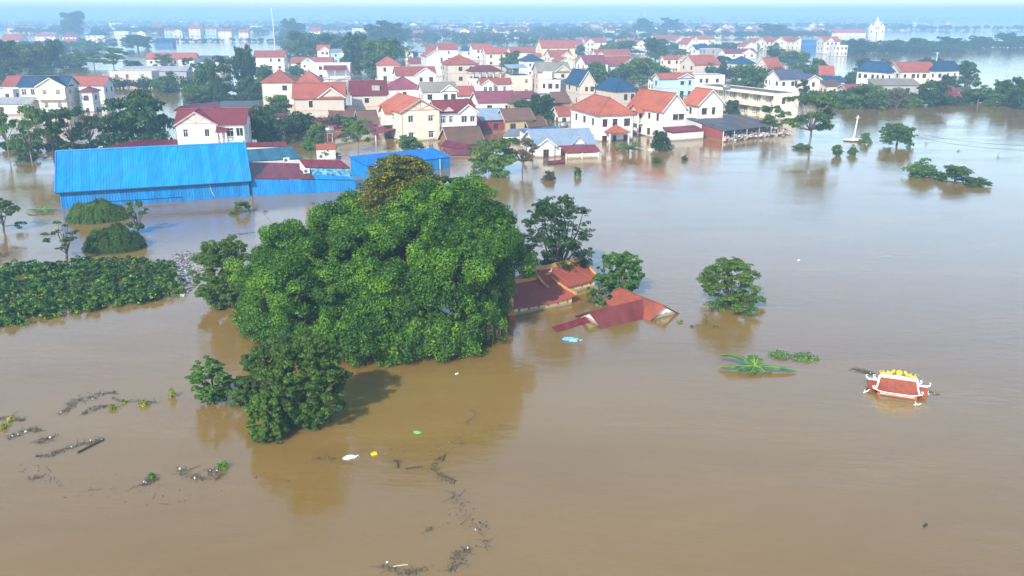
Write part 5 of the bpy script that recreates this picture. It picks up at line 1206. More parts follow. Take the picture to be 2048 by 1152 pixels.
# ------------------------------------------------------------------ temple by the banyan
TW = W['yellow']; TR = R['temple']
def curved_roof(root, FR, u, v, length, half, rise, lift=.35, both=True, mat=TR, verge=OCHRE, t=.14, n=8, tl=True):
    """roof whose slopes sag and whose corners turn up; FR is the front right eave corner, the ridge lies half behind it"""
    def surf(a, s, sgn):
        sag = -.10 * rise * sin(pi * s); up = lift * (abs(a * 2 - 1) ** 4) * (1 - s) ** 2
        return FR - u * length * (1 - a) + v * (half * s if sgn > 0 else 2 * half - half * s) + np.array((0, 0, rise * s + sag + up))
    for sgn in (1, -1):
        b = MB(); m = 12
        vs = [tuple(surf(i / m, j / n, sgn)) for i in range(m + 1) for j in range(n + 1)]
        lo = [(x, y, z - t) for x, y, z in vs]; k = len(vs); id_ = lambda i, j: i * (n + 1) + j
        fs = [(id_(i, j), id_(i + 1, j), id_(i + 1, j + 1), id_(i, j + 1)) for i in range(m) for j in range(n)]
        fs += [tuple(k + q for q in reversed(f)) for f in fs]
        fs += [(id_(i, 0), k + id_(i, 0), k + id_(i + 1, 0), id_(i + 1, 0)) for i in range(m)]
        b.add(vs + lo, fs); ro = b.build('roof', root, mat)
        for a in (0, 1):
            g = MB(); g.tube([surf(a, j / 10, sgn) + np.array((0, 0, .10)) for j in range(11)], [.10 + .05 * (1 - j / 10) for j in range(11)], 6); g.build('verge', root, verge)
    rg = MB(); rp = [surf(a, 1, 1) + np.array((0, 0, .14 + .25 * abs(a * 2 - 1) ** 5)) for a in np.linspace(0, 1, 13)]
    for i in range(12):
        p, q = rp[i], rp[i + 1]; w_ = v * .13
        rg.add([p - w_ - (0, 0, .25), q - w_ - (0, 0, .25), q + w_ - (0, 0, .25), p + w_ - (0, 0, .25), p - w_ + (0, 0, .13), q - w_ + (0, 0, .13), q + w_ + (0, 0, .13), p + w_ + (0, 0, .13)], [(4, 5, 6, 7), (0, 1, 5, 4), (3, 7, 6, 2), (0, 4, 7, 3), (1, 2, 6, 5)])
    rg.build('ridge', root, verge)
    return surf
def temple_block(label, fl, fr, ze, ridge_px, lift, knobs, left_x=None):
    A_, B_ = at(*fl, ze), at(*fr, ze); u = (B_ - A_) / np.linalg.norm(B_ - A_); u[2] = 0; v = np.array((-u[1], u[0], 0.0))
    s, zr = rise_at(B_, v, *ridge_px); ln = np.linalg.norm(B_ - A_) if left_x is None else left_x
    s = float(np.clip(s, 1.8, 4.2)); zr = float(np.clip(zr, ze + .9, ze + 2.6))
    c = B_ - u * ln / 2 + v * s; root = thing('temple_hall', label, 'temple', (c[0], c[1], 0)); off = np.array((c[0], c[1], 0))
    FRl = B_ - off
    curved_roof(root, FRl, u, v, ln, s, zr - ze, lift)
    wb = MB(); i0, i1 = .30, ln - .30; pt = lambda x, y, z: tuple(FRl * (1, 1, 0) - u * (ln - x) + v * y + np.array((0, 0, z)))
    wz = ze - .04
    wb.quad(pt(i0, .16, ZB), pt(i1, .16, ZB), pt(i1, .16, wz), pt(i0, .16, wz)); wb.quad(pt(i0, 2 * s - .35, ZB), pt(i1, 2 * s - .35, ZB), pt(i1, 2 * s - .35, wz), pt(i0, 2 * s - .35, wz))
    for x in (i0, i1): wb.add([pt(x, .16, ZB), pt(x, 2 * s - .35, ZB), pt(x, 2 * s - .35, wz), pt(x, s, zr - .25), pt(x, .16, wz)], [(0, 1, 2, 3, 4)])
    wb.build('wall', root, TW)
    for k in range(knobs):
        x = i0 + (i1 - i0) * (k + .5) / knobs; p = np.array(pt(x, .12, ze - .16)); MB().lathe([(.03, p[2] - .2), (.09, p[2] - .08), (.07, p[2] + .1)], 6, p[0], p[1]).build('bracket', root, paint('bracket_red', (.33, .09, .04), .7))
    for x in (0.0, ln):
        p = FRl - u * (ln - x) + v * s + np.array((0, 0, zr - ze + .35)); e = u * (1 if x else -1)
        MB().tube([p - e * .2, p + e * .10 + (0, 0, .12), p + e * .22 + (0, 0, .34), p + e * .08 + (0, 0, .5)], [.12, .12, .09, .03], 6).build('ridge_finial', root, CONC)
    return root, u, v
temple_block('front temple hall with dark red roof half hidden by the banyan', (1024, 620), (1151, 595), .62, (1069, 540), .30, 6)
temple_block('rear temple hall with dark red roof and upturned ridge end', (1096, 583), (1196, 559), .75, (1169, 519), .30, 5)
P = at(1021, 640); pl_ = thing('gate_pillar', 'ornate yellow and red gate pillar at the banyan edge', 'pillar', P, .4)
MB().box(-.28, -.28, ZB, .28, .28, .55).build('plinth', pl_, paint('pillar_red', (.42, .05, .03), .7)); MB().box(-.36, -.36, .55, .36, .36, .68).build('base_cap', pl_, OCHRE)
MB().lathe([(.26, .68), (.30, .9), (.24, 1.1), (.30, 1.3), (.25, 1.5), (.31, 1.7), (.2, 1.9), (.10, 2.1)], 8).build('shaft', pl_, OCHRE)
# --- sunken pavilion: two crossing gable roofs
PR_SHADE = sheetmat('pavilion', (.165, .034, .032), .6); PO = sheetmat('pavilion_orange', (.30, .078, .046), .6)  # front slope: same tile as the orange, with shade put into its colour
g0, g1 = at(1156, 631, .05), at(1209, 655.5, .02); vA = g0 - g1; half = np.linalg.norm(vA) / 2; vA /= np.linalg.norm(vA); uA = np.array((vA[1], -vA[0], 0)); uA = uA if uA[0] > 0 else -uA
mid = (g0 + g1) / 2; zr = zat(mid[1], 625); zr = float(np.clip(zr, .9, 1.6)); base = np.array((mid[0], mid[1], 0)); pv = thing('sunken_pavilion', 'sunken pavilion with crossing red gable roofs right of the temple', 'pavilion', base)
lnA = along(np.array((mid[0], mid[1], zr)), uA, 1287); E_ = lambda x, y, z: np.array(uA * x - vA * y) + np.array((0, 0, z))    # y towards the camera side
k = zr / half
sheets(pv, E_(-.25, half + .2, -.2 * k), E_(lnA + .2, half + .2, -.2 * k), E_(lnA + .2, 0, zr), E_(-.25, 0, zr), PR_SHADE, name='roof_sheet', ribs=4, pitch=.8)
sheets(pv, E_(lnA + .2, -half - .2, -.2 * k), E_(-.25, -half - .2, -.2 * k), E_(-.25, 0, zr), E_(lnA + .2, 0, zr), PO, name='roof_sheet', ribs=4, pitch=.8)
MB().add([E_(0, half, -.05), E_(0, -half, -.05), E_(0, 0, zr - .06)], [(0, 1, 2)]).build('gable', pv, W['white'])
MB().tube([E_(-.27, 0, zr + .03), E_(lnA, 0, zr + .03)], .07, 6).build('ridge_cap', pv, PR_SHADE)
for s in (-1, 1): MB().tube([E_(-.26, s * (half + .2), -.17 * k), E_(-.26, 0, zr + .02)], .05, 5).build('verge', pv, PR_SHADE)
# the second roof crosses at the far end
h2 = 1.75; z2 = zr + .12; c0 = lnA + .2; r0_, r1_ = E_(c0, -3.6, z2), E_(c0, 2.7, z2)
S_ = lambda x, y, z: E_(c0 + x, y, z); k2 = z2 / h2
sheets(pv, S_(-h2 - .2, -3.9, -.2 * k2), S_(-h2 - .2, 2.6, -.2 * k2), S_(0, 2.6, z2), S_(0, -3.9, z2), PO, name='roof_sheet', ribs=4, pitch=.8)
sheets(pv, S_(h2 + .2, 2.6, -.2 * k2), S_(h2 + .2, -3.9, -.2 * k2), S_(0, -3.9, z2), S_(0, 2.6, z2), PO, name='roof_sheet', ribs=4, pitch=.8)
for y in (-3.65, 2.35): MB().add([S_(-h2, y, -.05), S_(h2, y, -.05), S_(0, y, z2 - .06)], [(0, 1, 2)]).build('gable', pv, W['white'])
MB().tube([S_(0, -3.95, z2 + .03), S_(0, 2.65, z2 + .03)], .07, 6).build('ridge_cap', pv, PO)
P0, P1 = at(1110, 659, .12), at(1178, 638, .12); bm_ = thing('roof_strip', 'narrow maroon strip of sunken roof left of the pavilion', 'roof', P0); d_ = P1 - P0; n_ = np.array((-d_[1], d_[0], 0)); n_ /= np.linalg.norm(n_)
sheets(bm_, -n_ * .35 + (0, 0, -.1), d_ - n_ * .35 + (0, 0, -.1), d_ + n_ * .35 + (0, 0, .08), n_ * .35 + (0, 0, .08), SM, ribs=4); MB().tube([n_ * .35 + (0, 0, .09), d_ + n_ * .35 + (0, 0, .09)], .05, 5).build('ridge_cap', bm_, SM)

# ------------------------------------------------------------------ drowned shrine gate
WHT = paint('gate_white', (.80, .80, .77), .6); GOLD = paint('gate_yellow', (.80, .58, .02), .5, var=.25, scale=6); GRED = paint('gate_red', (.42, .10, .05), .7)
P = at(1793, 785); gth = radians(-22); gt = thing('shrine_gate', 'drowned shrine gate roof with white ridges and yellow dragon ornaments', 'gate', P, gth)
gw, gd, gr = 1.38, 1.0, .80; z0 = .28
def gate_roof(cx, w, dpt, z, rise, lift, name):
    b = MB(); m, n = 10, 6
    def sf_(a, s, sg):
        x = (a * 2 - 1); hipin = .16 * s
        return (cx + x * w * (1 - hipin * .9), -sg * dpt * (1 - s), z + rise * s - .16 * rise * sin(pi * s) + lift * abs(x) ** 5 * (1 - s) ** 2)
    for sg in (1, -1):
        vs = [sf_(i / m, j / n, sg) for i in range(m + 1) for j in range(n + 1)]; lo = [(x, y, zz - .05) for x, y, zz in vs]; K = len(vs)
        fs = [(i * (n + 1) + j, (i + 1) * (n + 1) + j, (i + 1) * (n + 1) + j + 1, i * (n + 1) + j + 1) for i in range(m) for j in range(n)]
        b.add(vs + lo, fs + [tuple(K + q for q in f) for f in fs] + [(i * (n + 1), (i + 1) * (n + 1), K + (i + 1) * (n + 1), K + i * (n + 1)) for i in range(m)])
    ro = b.build(name, gt, R['gate'])
    e = MB()
    for sg in (1, -1):
        e.tube([tuple(np.array(sf_(a, 0, sg)) + (0, 0, .02)) for a in np.linspace(0, 1, 15)], .035, 5)
        for a in (0, 1):
            pts = [tuple(np.array(sf_(a, s, sg)) + (0, 0, .06)) for s in np.linspace(0, .92, 7)]; e.tube(pts, [.06] * 6 + [.075], 6)
            c0_ = np.array(sf_(a, 0, sg)); sx = 1 if a else -1
            e.tube([c0_ + (0, 0, .05), c0_ + (sx * .16, -sg * .06, .10), c0_ + (sx * .20, -sg * .06, .24), c0_ + (sx * .10, -sg * .04, .30), c0_ + (sx * .06, -sg * .04, .22)], [.06, .055, .05, .04, .025], 6)
    e.build('eave_trim', gt, WHT)
    return sf_
sf_ = gate_roof(0, gw, gd, z0, gr, .14, 'roof')
MB().box(-gw * .86, -.07, z0 + gr - .06, gw * .86, .07, z0 + gr + .15).build('ridge', gt, WHT)
for cx in (-gw - .20, gw + .20):
    b = MB(); s_ = 1 if cx > 0 else -1
    b.slab([(cx - .36, -.40, z0 - .05), (cx + .36, -.40, z0 - .05), (cx + .32, .15, z0 + .38), (cx - .32, .15, z0 + .38)], .05); b.slab([(cx + .36, .70, z0 - .05), (cx - .36, .70, z0 - .05), (cx - .32, .15, z0 + .384), (cx + .32, .15, z0 + .384)], .05)
    b.build('side_roof', gt, R['gate']); MB().box(cx - .34, .10, z0 + .36, cx + .34, .20, z0 + .46).build('side_ridge', gt, WHT)
    MB().tube([(cx + s_ * .30, .15, z0 + .42), (cx + s_ * .44, .15, z0 + .50), (cx + s_ * .48, .15, z0 + .64), (cx + s_ * .38, .15, z0 + .72)], [.06, .055, .045, .02], 6).build('ridge_scroll', gt, WHT)
    MB().box(cx - .28, -.28, ZB, cx + .28, .5, z0 - .04).build('side_pier', gt, GRED)
MB().box(-gw * .9, -gd * .82, ZB, gw * .9, gd * .82, z0 - .10).build('wall', gt, GRED)
bd = MB(); bd.box(-gw * .84, -gd * .9, z0 - .16, gw * .84, -gd * .83, z0 - .04); bd.build('name_board', gt, WHT)
for i in range(9): MB().lathe([(.028, -.012), (.028, .006)], 8).build('stud', gt, paint('stud_dark', (.05, .04, .04), .6)).matrix_local = Matrix.Translation((gw * (.30 + .06 * i) if i < 3 else gw * (-.5 + .1 * i - .3), -gd * .905, z0 - .10)) @ Matrix.Rotation(pi / 2, 4, 'X')
for x in (-gw * .84, gw * .84):
    for y in (-gd * .84, gd * .84): MB().box(x - .09, y - .09, ZB, x + .09, y + .09, z0 - .02).build('post', gt, GRED)
zt = z0 + gr + .15
for s in (-1, 1):                              # two crouching dragons face the flaming disc
    d = MB(); X_ = lambda t: s * gw * t
    d.tube([(X_(.84), 0, zt + .02), (X_(.74), .03, zt + .16), (X_(.62), -.03, zt + .06), (X_(.50), .02, zt + .20), (X_(.40), 0, zt + .10), (X_(.32), 0, zt + .24), (X_(.24), 0, zt + .30)], [.03, .06, .075, .085, .08, .07, .05], 7)
    d.lathe([(.02, zt + .20), (.09, zt + .28), (.10, zt + .36), (.03, zt + .44)], 7, X_(.26))
    for t in (.72, .5, .34):
        d.tube([(X_(t), 0, zt + .1), (X_(t - .03), -.10, zt + .02)], [.035, .02], 5); d.tube([(X_(t), 0, zt + .18), (X_(t + .05), 0, zt + .34)], [.05, .008], 5)
    d.tube([(X_(.82), 0, zt + .06), (X_(.90), 0, zt + .22), (X_(.84), 0, zt + .30)], [.04, .04, .01], 5)
    d.build('dragon', gt, GOLD, smooth=True)
d = MB()
vs = []; nn_ = 18
for i in range(nn_):
    a = 2 * pi * i / nn_; rr = .15 if i % 2 else .21
    vs.append((rr * cos(a), -.04, zt + .26 + rr * sin(a)))
vs += [(x, .04, z) for x, _, z in vs]; d.add(vs, [tuple(range(nn_)), tuple(range(2 * nn_ - 1, nn_ - 1, -1))] + [(i, (i + 1) % nn_, nn_ + (i + 1) % nn_, nn_ + i) for i in range(nn_)]); d.lathe([(.07, zt - .01), (.05, zt + .1)], 6)
d.build('flaming_disc', gt, GOLD); MB().lathe([(.10, zt - .02), (.24, zt + .01), (.05, zt + .05)], 8).build('disc_base', gt, WHT)
for lab, px, py, a in (('white roof finial poking from the water left of the shrine gate', 1732, 785, 0.2), ('white roof finial poking from the water right of the shrine gate', 1852, 787, 2.6), ('white roof finial poking from the water in front of the shrine gate', 1834, 811, -.7)):
    f = thing('roof_finial', lab, 'ornament', at(px, py), a, 'white finials around the shrine gate')
    MB().tube([(-.28, 0, -.1), (-.1, 0, .05), (.1, 0, .10), (.24, 0, .22)], [.05, .05, .045, .02], 6).build('curl', f, WHT); MB().tube([(-.05, 0, .06), (-.16, 0, .26)], [.045, .012], 5).build('spike', f, WHT)

# ------------------------------------------------------------------ trees of the village and the flooded lanes
for a in (
 ('dense', 268, 186, 304, 160, 'big dark rounded tree left of the white gabled house', 'dark'),
 ('airy', 18, 222, 312, 74, 'slender tree at the left edge of the flooded tree row', 'mid'),
 ('airy', 66, 214, 330, 80, 'slender tree, second in the flooded tree row at left', 'mid'),
 ('airy', 108, 222, 322, 80, 'slender tree, third in the flooded tree row at left', 'mid'),
 ('airy', 150, 216, 314, 84, 'slender tree, fourth in the flooded tree row at left', 'dark'),
 ('airy', 182, 232, 306, 66, 'sparse brownish tree at the right end of the flooded row', 'brown'),
 ('bush', 52, 292, 322, 50, 'low leafy branches under the flooded tree row', 'mid'),
 ('dense', 524, 214, 292, 84, 'dark tree right of the white gabled house', 'dark'),
 ('bush', 560, 190, 240, 56, 'round green shrub before the cream hip-roofed house', 'mid'),
 ('dense', 598, 226, 276, 78, 'dark rounded tree under the large beige house', 'dark'),
 ('bush', 636, 246, 284, 54, 'light green shrub around the water tanks', 'light'),
 ('airy', 716, 238, 306, 66, 'feathery papaya-like tree left of the timbered house', 'light'),
 ('bush', 655, 294, 318, 46, 'dark shrub beside the small red-tiled hut', 'mid'),
 ('bush', 618, 276, 300, 30, 'bright banana-like shrub behind the annex', 'bright'),
 ('bush', 818, 272, 304, 66, 'green shrub at the foot of the timbered house', 'mid'),
 ('dense', 988, 276, 346, 112, 'full bright tree standing in the water, centre', 'light'),
 ('airy', 1044, 278, 342, 70, 'paler thin tree right of the full bright tree', 'brown'),
 ('dense', 1072, 190, 240, 84, 'dark tree among brown roofs, left of the villa', 'dark'),
 ('bush', 1022, 196, 216, 60, 'dark hedge above the brown roofs', 'dark'),
 ('bush', 1318, 262, 300, 48, 'dark round shrub before the beige two-storey house', 'dark'),
 ('bush', 1312, 314, 326, 20, 'small tuft in the water below the dark round shrub', 'mid'),
 ('bush', 1370, 310, 320, 16, 'tiny tuft in the water before the red shed', 'mid'),
 ('bush', 1155, 334, 352, 20, 'small bush tip in the water before the white riverside house', 'mid'),
 ('bush', 1100, 343, 360, 32, 'grassy tuft in the water below the white riverside house', 'brown'),
 ('airy', 1618, 190, 291, 122, 'tall thin-trunked tree standing alone at the lane mouth', 'mid'),
 ('bush', 1602, 286, 298, 42, 'flat green islet at the foot of the tall thin tree', 'light'),
 ('airy', 1545, 212, 268, 62, 'leafy tree before the yellow school end', 'mid'),
 ('bush', 1462, 200, 232, 36, 'dark shrub between the pink-beige house and school', 'dark'),
 ('dense', 1793, 249, 291, 70, 'umbrella-shaped tree alone on the open water, right', 'mid'),
 ('bush', 1847, 318, 353, 70, 'leafy tree top on open water, left of three', 'light'),
 ('bush', 1910, 331, 364, 76, 'leafy tree top on open water, middle of three', 'mid'),
 ('bush', 1956, 356, 372, 54, 'leafy tree top on open water, right of three', 'mid'),
 ('bush', 1673, 290, 312, 24, 'little sapling tip left of the white pole', 'mid'),
 ('bush', 1704, 289, 310, 20, 'little sapling tip under the white pole', 'mid'),
 ('bush', 1730, 266, 286, 26, 'little shrub on the white slab of the pole', 'light'),
 ('dense', 1738, 168, 218, 84, 'round dark tree on the bank before the blue-hipped house', 'mid'),
 ('bush', 1704, 176, 216, 44, 'dark bush left of the round bank tree', 'dark'),
 ('dense', 1790, 176, 214, 54, 'brownish bare-looking tree on the right bank', 'brown'),
 ('dense', 1862, 162, 212, 64, 'dark tree on the right bank before the cream twin gables', 'dark'),
 ('bush', 1820, 192, 214, 50, 'light green bank shrub between two trees', 'light'),
 ('dense', 1898, 150, 182, 44, 'tree overlapping the rightmost blue-hipped house', 'dark'),
 ('dense', 1930, 122, 170, 46, 'dark tall tree right of the rightmost house', 'dark'),
 ('airy', 1955, 162, 208, 48, 'thin tree in the water right of the village', 'mid'),
 ('bush', 1938, 178, 206, 40, 'low shrub in the water right of the maroon hut', 'mid'),
 ('dense', 2006, 160, 210, 60, 'bushy tree at the right edge of the picture', 'mid'),
 ('dense', 2044, 156, 218, 62, 'bushy tree cut by the right edge', 'dark'),
 ('bush', 1990, 186, 212, 50, 'light bush under the right-edge trees', 'light'),
 ('dense', 1496, 130, 184, 72, 'big tree behind the flat white house, right of centre', 'mid'),
 ('bush', 1530, 150, 184, 44, 'leafy shrub right of the big tree by the school', 'mid'),
 ('dense', 1448, 112, 142, 44, 'tree behind the broad red-roofed house', 'dark'),
 ('dense', 1410, 122, 154, 60, 'tree before the broad red-roofed house', 'mid'),
 ('dense', 1582, 100, 142, 70, 'tree behind the beige gabled house', 'mid'),
 ('dense', 1552, 98, 130, 50, 'dark tree below the row of far villas', 'dark'),
 ('bush', 1600, 122, 150, 60, 'shrubs before the hidden blue hip roof', 'mid'),
 ('dense', 1636, 118, 168, 40, 'tree left of the red-roofed lane house', 'mid'),
 ('airy', 1606, 160, 212, 34, 'dark conifer-like tree by the lane', 'dark'),
 ('bush', 1660, 186, 212, 70, 'light green lane shrubs', 'light'),
 ('bush', 1704, 136, 172, 40, 'shrub left of the white blue-hipped house', 'mid'),
 ('dense', 1726, 116, 144, 30, 'tree behind the white blue-hipped house, left', 'dark'),
 ('dense', 1770, 117, 142, 30, 'tree behind the white blue-hipped house, right', 'brown'),
 ('dense', 1848, 116, 146, 46, 'tree behind the cream twin-gabled house', 'dark'),
 ('dense', 1880, 118, 146, 30, 'tree behind the rightmost blue hip roof', 'dark'),
 ('dense', 1192, 126, 172, 54, 'tree right of the purple-roofed white house', 'mid'),
 ('dense', 1284, 116, 168, 70, 'big tree left of the pale blue gables', 'mid'),
 ('dense', 1250, 128, 160, 40, 'tree in front of the big white gable', 'mid'),
 ('dense', 1022, 102, 140, 46, 'rounded tree left of the navy-roofed white house', 'mid'),
 ('dense', 1160, 90, 112, 24, 'tree beside the yellow tall-gabled house', 'dark'),
 ('bush', 1240, 82, 108, 100, 'hedge of trees above the wide red roof', 'mid'),
 ('dense', 1310, 76, 122, 60, 'tall tree mass left of the red cluster', 'dark'),
 ('dense', 1360, 98, 112, 36, 'small tree under the red cluster', 'mid'),
 ('dense', 4, 82, 158, 90, 'dark tree mass at the left edge behind the red roofs', 'dark'),
 ('dense', 58, 86, 150, 80, 'dark tree behind the red roofs, left', 'mid'),
 ('dense', 104, 80, 142, 64, 'dark tree behind the red roofs, middle', 'dark'),
 ('bush', 150, 100, 134, 70, 'low tree mass behind the red roofs, right', 'mid'),
 ('airy', 188, 104, 134, 60, 'thin tree at the far shore, left', 'mid'),
 ('airy', 230, 96, 144, 60, 'thin spreading tree at the far shore', 'mid'),
 ('bush', 268, 122, 140, 40, 'shrub behind the cream flat block', 'dark'),
 ('bush', 182, 82, 104, 60, 'trees before the cream navy-hipped far house', 'mid'),
 ('dense', 276, 70, 98, 60, 'dark trees on the far shore under the slate gable', 'dark'),
 ('airy', 332, 108, 146, 46, 'thin tree before the red-roofed white house, left', 'mid'),
 ('airy', 380, 116, 152, 40, 'thin tree before the red-roofed white house, right', 'dark'),
 ('bush', 338, 144, 184, 70, 'shrubs right of the cream flat block', 'mid'),
 ('dense', 418, 120, 196, 56, 'tree of the thicket left of the mast, front left', 'mid'),
 ('airy', 456, 112, 188, 60, 'tree of the thicket left of the mast, middle', 'dark'),
 ('dense', 490, 92, 182, 50, 'tallest tree of the thicket left of the mast', 'dark'),
 ('dense', 444, 152, 198, 28, 'small round tree standing in the flooded lane', 'dark'),
 ('dense', 500, 152, 198, 50, 'tree left of the cream hip-roofed house', 'mid'),
 ('dense', 530, 130, 172, 44, 'tree top behind the cream hip-roofed house', 'mid'),
 ('bush', 390, 172, 206, 60, 'lane shrubs behind the white gabled house', 'mid'),
 ('bush', 596, 126, 150, 40, 'shrub before the low red-roofed hall', 'mid'),
 ('dense', 610, 62, 120, 80, 'tree mass behind the low hall, left', 'mid'),
 ('dense', 660, 68, 116, 80, 'tree mass behind the low hall, right', 'dark'),
 ('dense', 716, 66, 140, 74, 'tall dark tree left of the cream double-roofed house', 'dark'),
 ('dense', 766, 78, 156, 96, 'broad dark tree behind the cream double-roofed house', 'mid'),
 ('dense', 708, 104, 150, 40, 'tree at the right of the flat white canopy house', 'dark'),
 ('dense', 786, 42, 90, 76, 'big blue-grey far grove above the dark trees', 'dark'),
 ('dense', 752, 50, 92, 50, 'blue-grey far tree left of the big grove', 'dark'),
 ('dense', 586, 38, 78, 50, 'far tree right of the mast', 'dark'),
 ('dense', 151, 23, 72, 54, 'single round tree on the far skyline, left', 'dark'),
 ('dense', 1288, 37, 70, 44, 'far grove left of the faint lattice mast', 'dark'),
 ('dense', 1342, 36, 68, 52, 'far grove right of the faint lattice mast', 'dark'),
 ('dense', 1546, 48, 76, 64, 'far hill-like grove above the row of villas', 'dark'),
 ('dense', 1718, 78, 108, 60, 'tree on the far island, left', 'dark'),
 ('dense', 1780, 80, 106, 60, 'tree on the far island, second', 'dark'),
 ('dense', 1836, 76, 104, 60, 'tree on the far island, third', 'dark'),
 ('dense', 1900, 74, 103, 70, 'tree on the far island, right', 'dark'),
 ('dense', 1960, 72, 98, 50, 'pale tree beyond the far island', 'dark'),
 ('dense', 2020, 66, 96, 70, 'pale tree mass at the far right', 'dark'),
):
    tree(*a)
# small floating plants
for lab, x, y, w_, h_, m_, n_ in (
 ('yellow-green floating hyacinth standing upright, left of the feathery shrub', 345, 795, 16, 26, 'hyacinth', 70), ('yellow hyacinth tuft at the right end of the dark debris strand', 288, 810, 26, 10, 'hyacinth', 80),
 ('yellow hyacinth tuft in the middle of the dark debris strand', 226, 818, 20, 9, 'hyacinth', 60), ('small yellow hyacinth tuft above the debris strand', 247, 806, 12, 6, 'hyacinth', 40),
 ('yellow hyacinth tuft at the lower left edge', 8, 857, 18, 10, 'hyacinth', 60), ('green hyacinth tuft at the left edge', 20, 842, 18, 8, 'hyacinth', 50),
 ('green grass tuft on the debris island, right one of two', 446, 936, 26, 16, 'bright', 160), ('green grass tuft on the debris island, left one of two', 303, 956, 20, 10, 'bright', 110),
 ('fern-like green plant at the foot of the small-leaved tree', 470, 812, 44, 12, 'bright', 160), ('yellowish green floating tuft under the banyan right edge', 965, 706, 40, 10, 'light', 120),
 ('small green plant before the lone tufted tree, left', 1411, 650, 12, 22, 'light', 40), ('flat green leaves before the lone tufted tree, right', 1431, 655, 18, 5, 'light', 40),
 ('pale green floating leaves right of the pavilion', 1360, 645, 16, 5, 'light', 40), ('dark floating leaf pair right of the pavilion', 1384, 654, 12, 4, 'dark', 26),
 ('green leafy float right of the drowned banana plant, left one', 1558, 712, 50, 11, 'banana', 170), ('green leafy float right of the drowned banana plant, right one', 1610, 717, 60, 10, 'banana', 190),
 ('green leafy edge clump at the thicket lower left', 40, 648, 60, 14, 'bright', 200), ('bright leafy clump at the thicket right tip', 352, 592, 50, 16, 'thicket', 220),
 ('leafy clump on the thicket lower edge, middle', 250, 606, 60, 14, 'thicket', 220),
 ('tiny grass tuft on the water, upper right, left one', 1852, 290, 8, 6, 'light', 30), ('tiny grass tuft on the water, upper right, middle one', 1917, 303, 8, 6, 'light', 30), ('bent reed tip in the water, far right', 1996, 316, 9, 14, 'mid', 30),
 ('small plant tip at the warehouse reflection edge', 625, 408, 14, 6, 'mid', 40), ('low grass tuft beside the round warehouse shrub', 530, 424, 16, 5, 'mid', 40)):
    tuft(lab, x, y, w_, h_, m_, n_, leaf=.22 if m_ in ('hyacinth', 'banana') else .17, name='floating_plant')
# ------------------------------------------------------------------ floating debris
def debris(label, pts, width, n, seed=0, twigs=14, whites=0):
    rng = np.random.default_rng(seed + 100); Wp = [at(*p) for p in pts]; c = sum(Wp) / len(Wp); Cs = []; seg = [np.linalg.norm(Wp[i + 1] - Wp[i]) for i in range(len(Wp) - 1)]; tot = sum(seg)
    for i in range(len(seg)):
        k = max(4, int(n * .8 * seg[i] / tot)); t = rng.random(k)[:, None]; p = Wp[i] + (Wp[i + 1] - Wp[i]) * t; wv = width * (.35 + .65 * np.sin(np.pi * np.clip((i + t) / len(seg), .05, .95)))
        nz = rng.normal(size=(k, 3)) * np.array((1, 1, 0)) * wv * .5; Cs.append(p + nz - c)
    C = np.concatenate(Cs); C[:, 2] = rng.uniform(.004, .045, len(C))
    N = np.tile((0, 0, 1.0), (len(C), 1)) + .25 * rng.normal(size=(len(C), 3))
    me = leaf_mesh('floating_debris', C, N, .17, L['debris'], .5 + .28 * rng.normal(size=len(C)), aspect=.42, rng=rng)
    o = tag(obj('floating_debris', me, None, c), label, 'debris', kind='stuff')
    b = MB()
    for i in range(twigs * 2 // 3):
        p = C[rng.integers(0, len(C))]; a = rng.uniform(0, 6.28); l_ = rng.uniform(.3, 1.0); e = p + np.array((cos(a), sin(a), 0)) * l_; m = (p + e) / 2 + rng.normal(size=3) * (.06, .06, 0)
        b.tube([(p[0], p[1], .02), (m[0], m[1], .035), (e[0], e[1], .01)], [.013, .011, .005], 4)
    if twigs: b.build('twig', o, DARKWOOD)
    if whites:
        b = MB()
        for i in range((whites + 1) // 2):
            p = C[rng.integers(0, len(C))]; a = rng.uniform(0, 3); s = rng.uniform(.025, .055)
            b.slab([(p[0] + s * 1.5 * cos(a), p[1] + s * 1.5 * sin(a), .09), (p[0] - s * sin(a), p[1] + s * cos(a), .12), (p[0] - s * 1.3 * cos(a), p[1] - s * 1.3 * sin(a), .08), (p[0] + s * sin(a), p[1] - s * cos(a), .07)], .05)
        b.build('litter', o, paint('litter_white', (.70, .70, .66), .6))
debris('dark branching debris strand left of the hyacinth tufts', [(122, 828), (142, 815), (152, 800), (185, 797), (205, 786), (230, 786)], .55, 420, 1, 20, 6)
debris('thin dark debris strand joining the yellow hyacinth tufts', [(225, 794), (246, 804), (280, 802), (318, 806)], .25, 150, 2, 8)
debris('grey-green debris patch under the branching strand', [(165, 828), (190, 816), (215, 812)], .5, 170, 3, 6)
debris('debris wisp at the left edge with hyacinths', [(-10, 838), (20, 836), (48, 842)], .4, 150, 4, 5, 2)
debris('streaked dark debris patch with white litter, left edge', [(16, 878), (40, 866), (62, 858), (84, 862)], .5, 220, 5, 8, 5)
debris('small dark debris patch right of the streaked one', [(78, 886), (92, 878), (108, 874)], .5, 130, 6, 5, 1)
debris('long debris strand with white litter beside the floating log', [(72, 912), (100, 912), (120, 902), (150, 894), (180, 884), (208, 878)], .35, 300, 7, 12, 6)
debris('dark debris spot below the long strand', [(66, 958), (82, 952)], .4, 60, 8, 4)
debris('debris island holding the left grass tuft', [(286, 970), (300, 962), (316, 958)], .35, 130, 9, 5, 3)
debris('debris island with white litter between two grass tufts', [(358, 936), (372, 946), (386, 954), (410, 958)], .5, 170, 10, 9, 6)
debris('debris island holding the right grass tuft', [(416, 940), (436, 944), (440, 958)], .45, 130, 11, 7, 3)
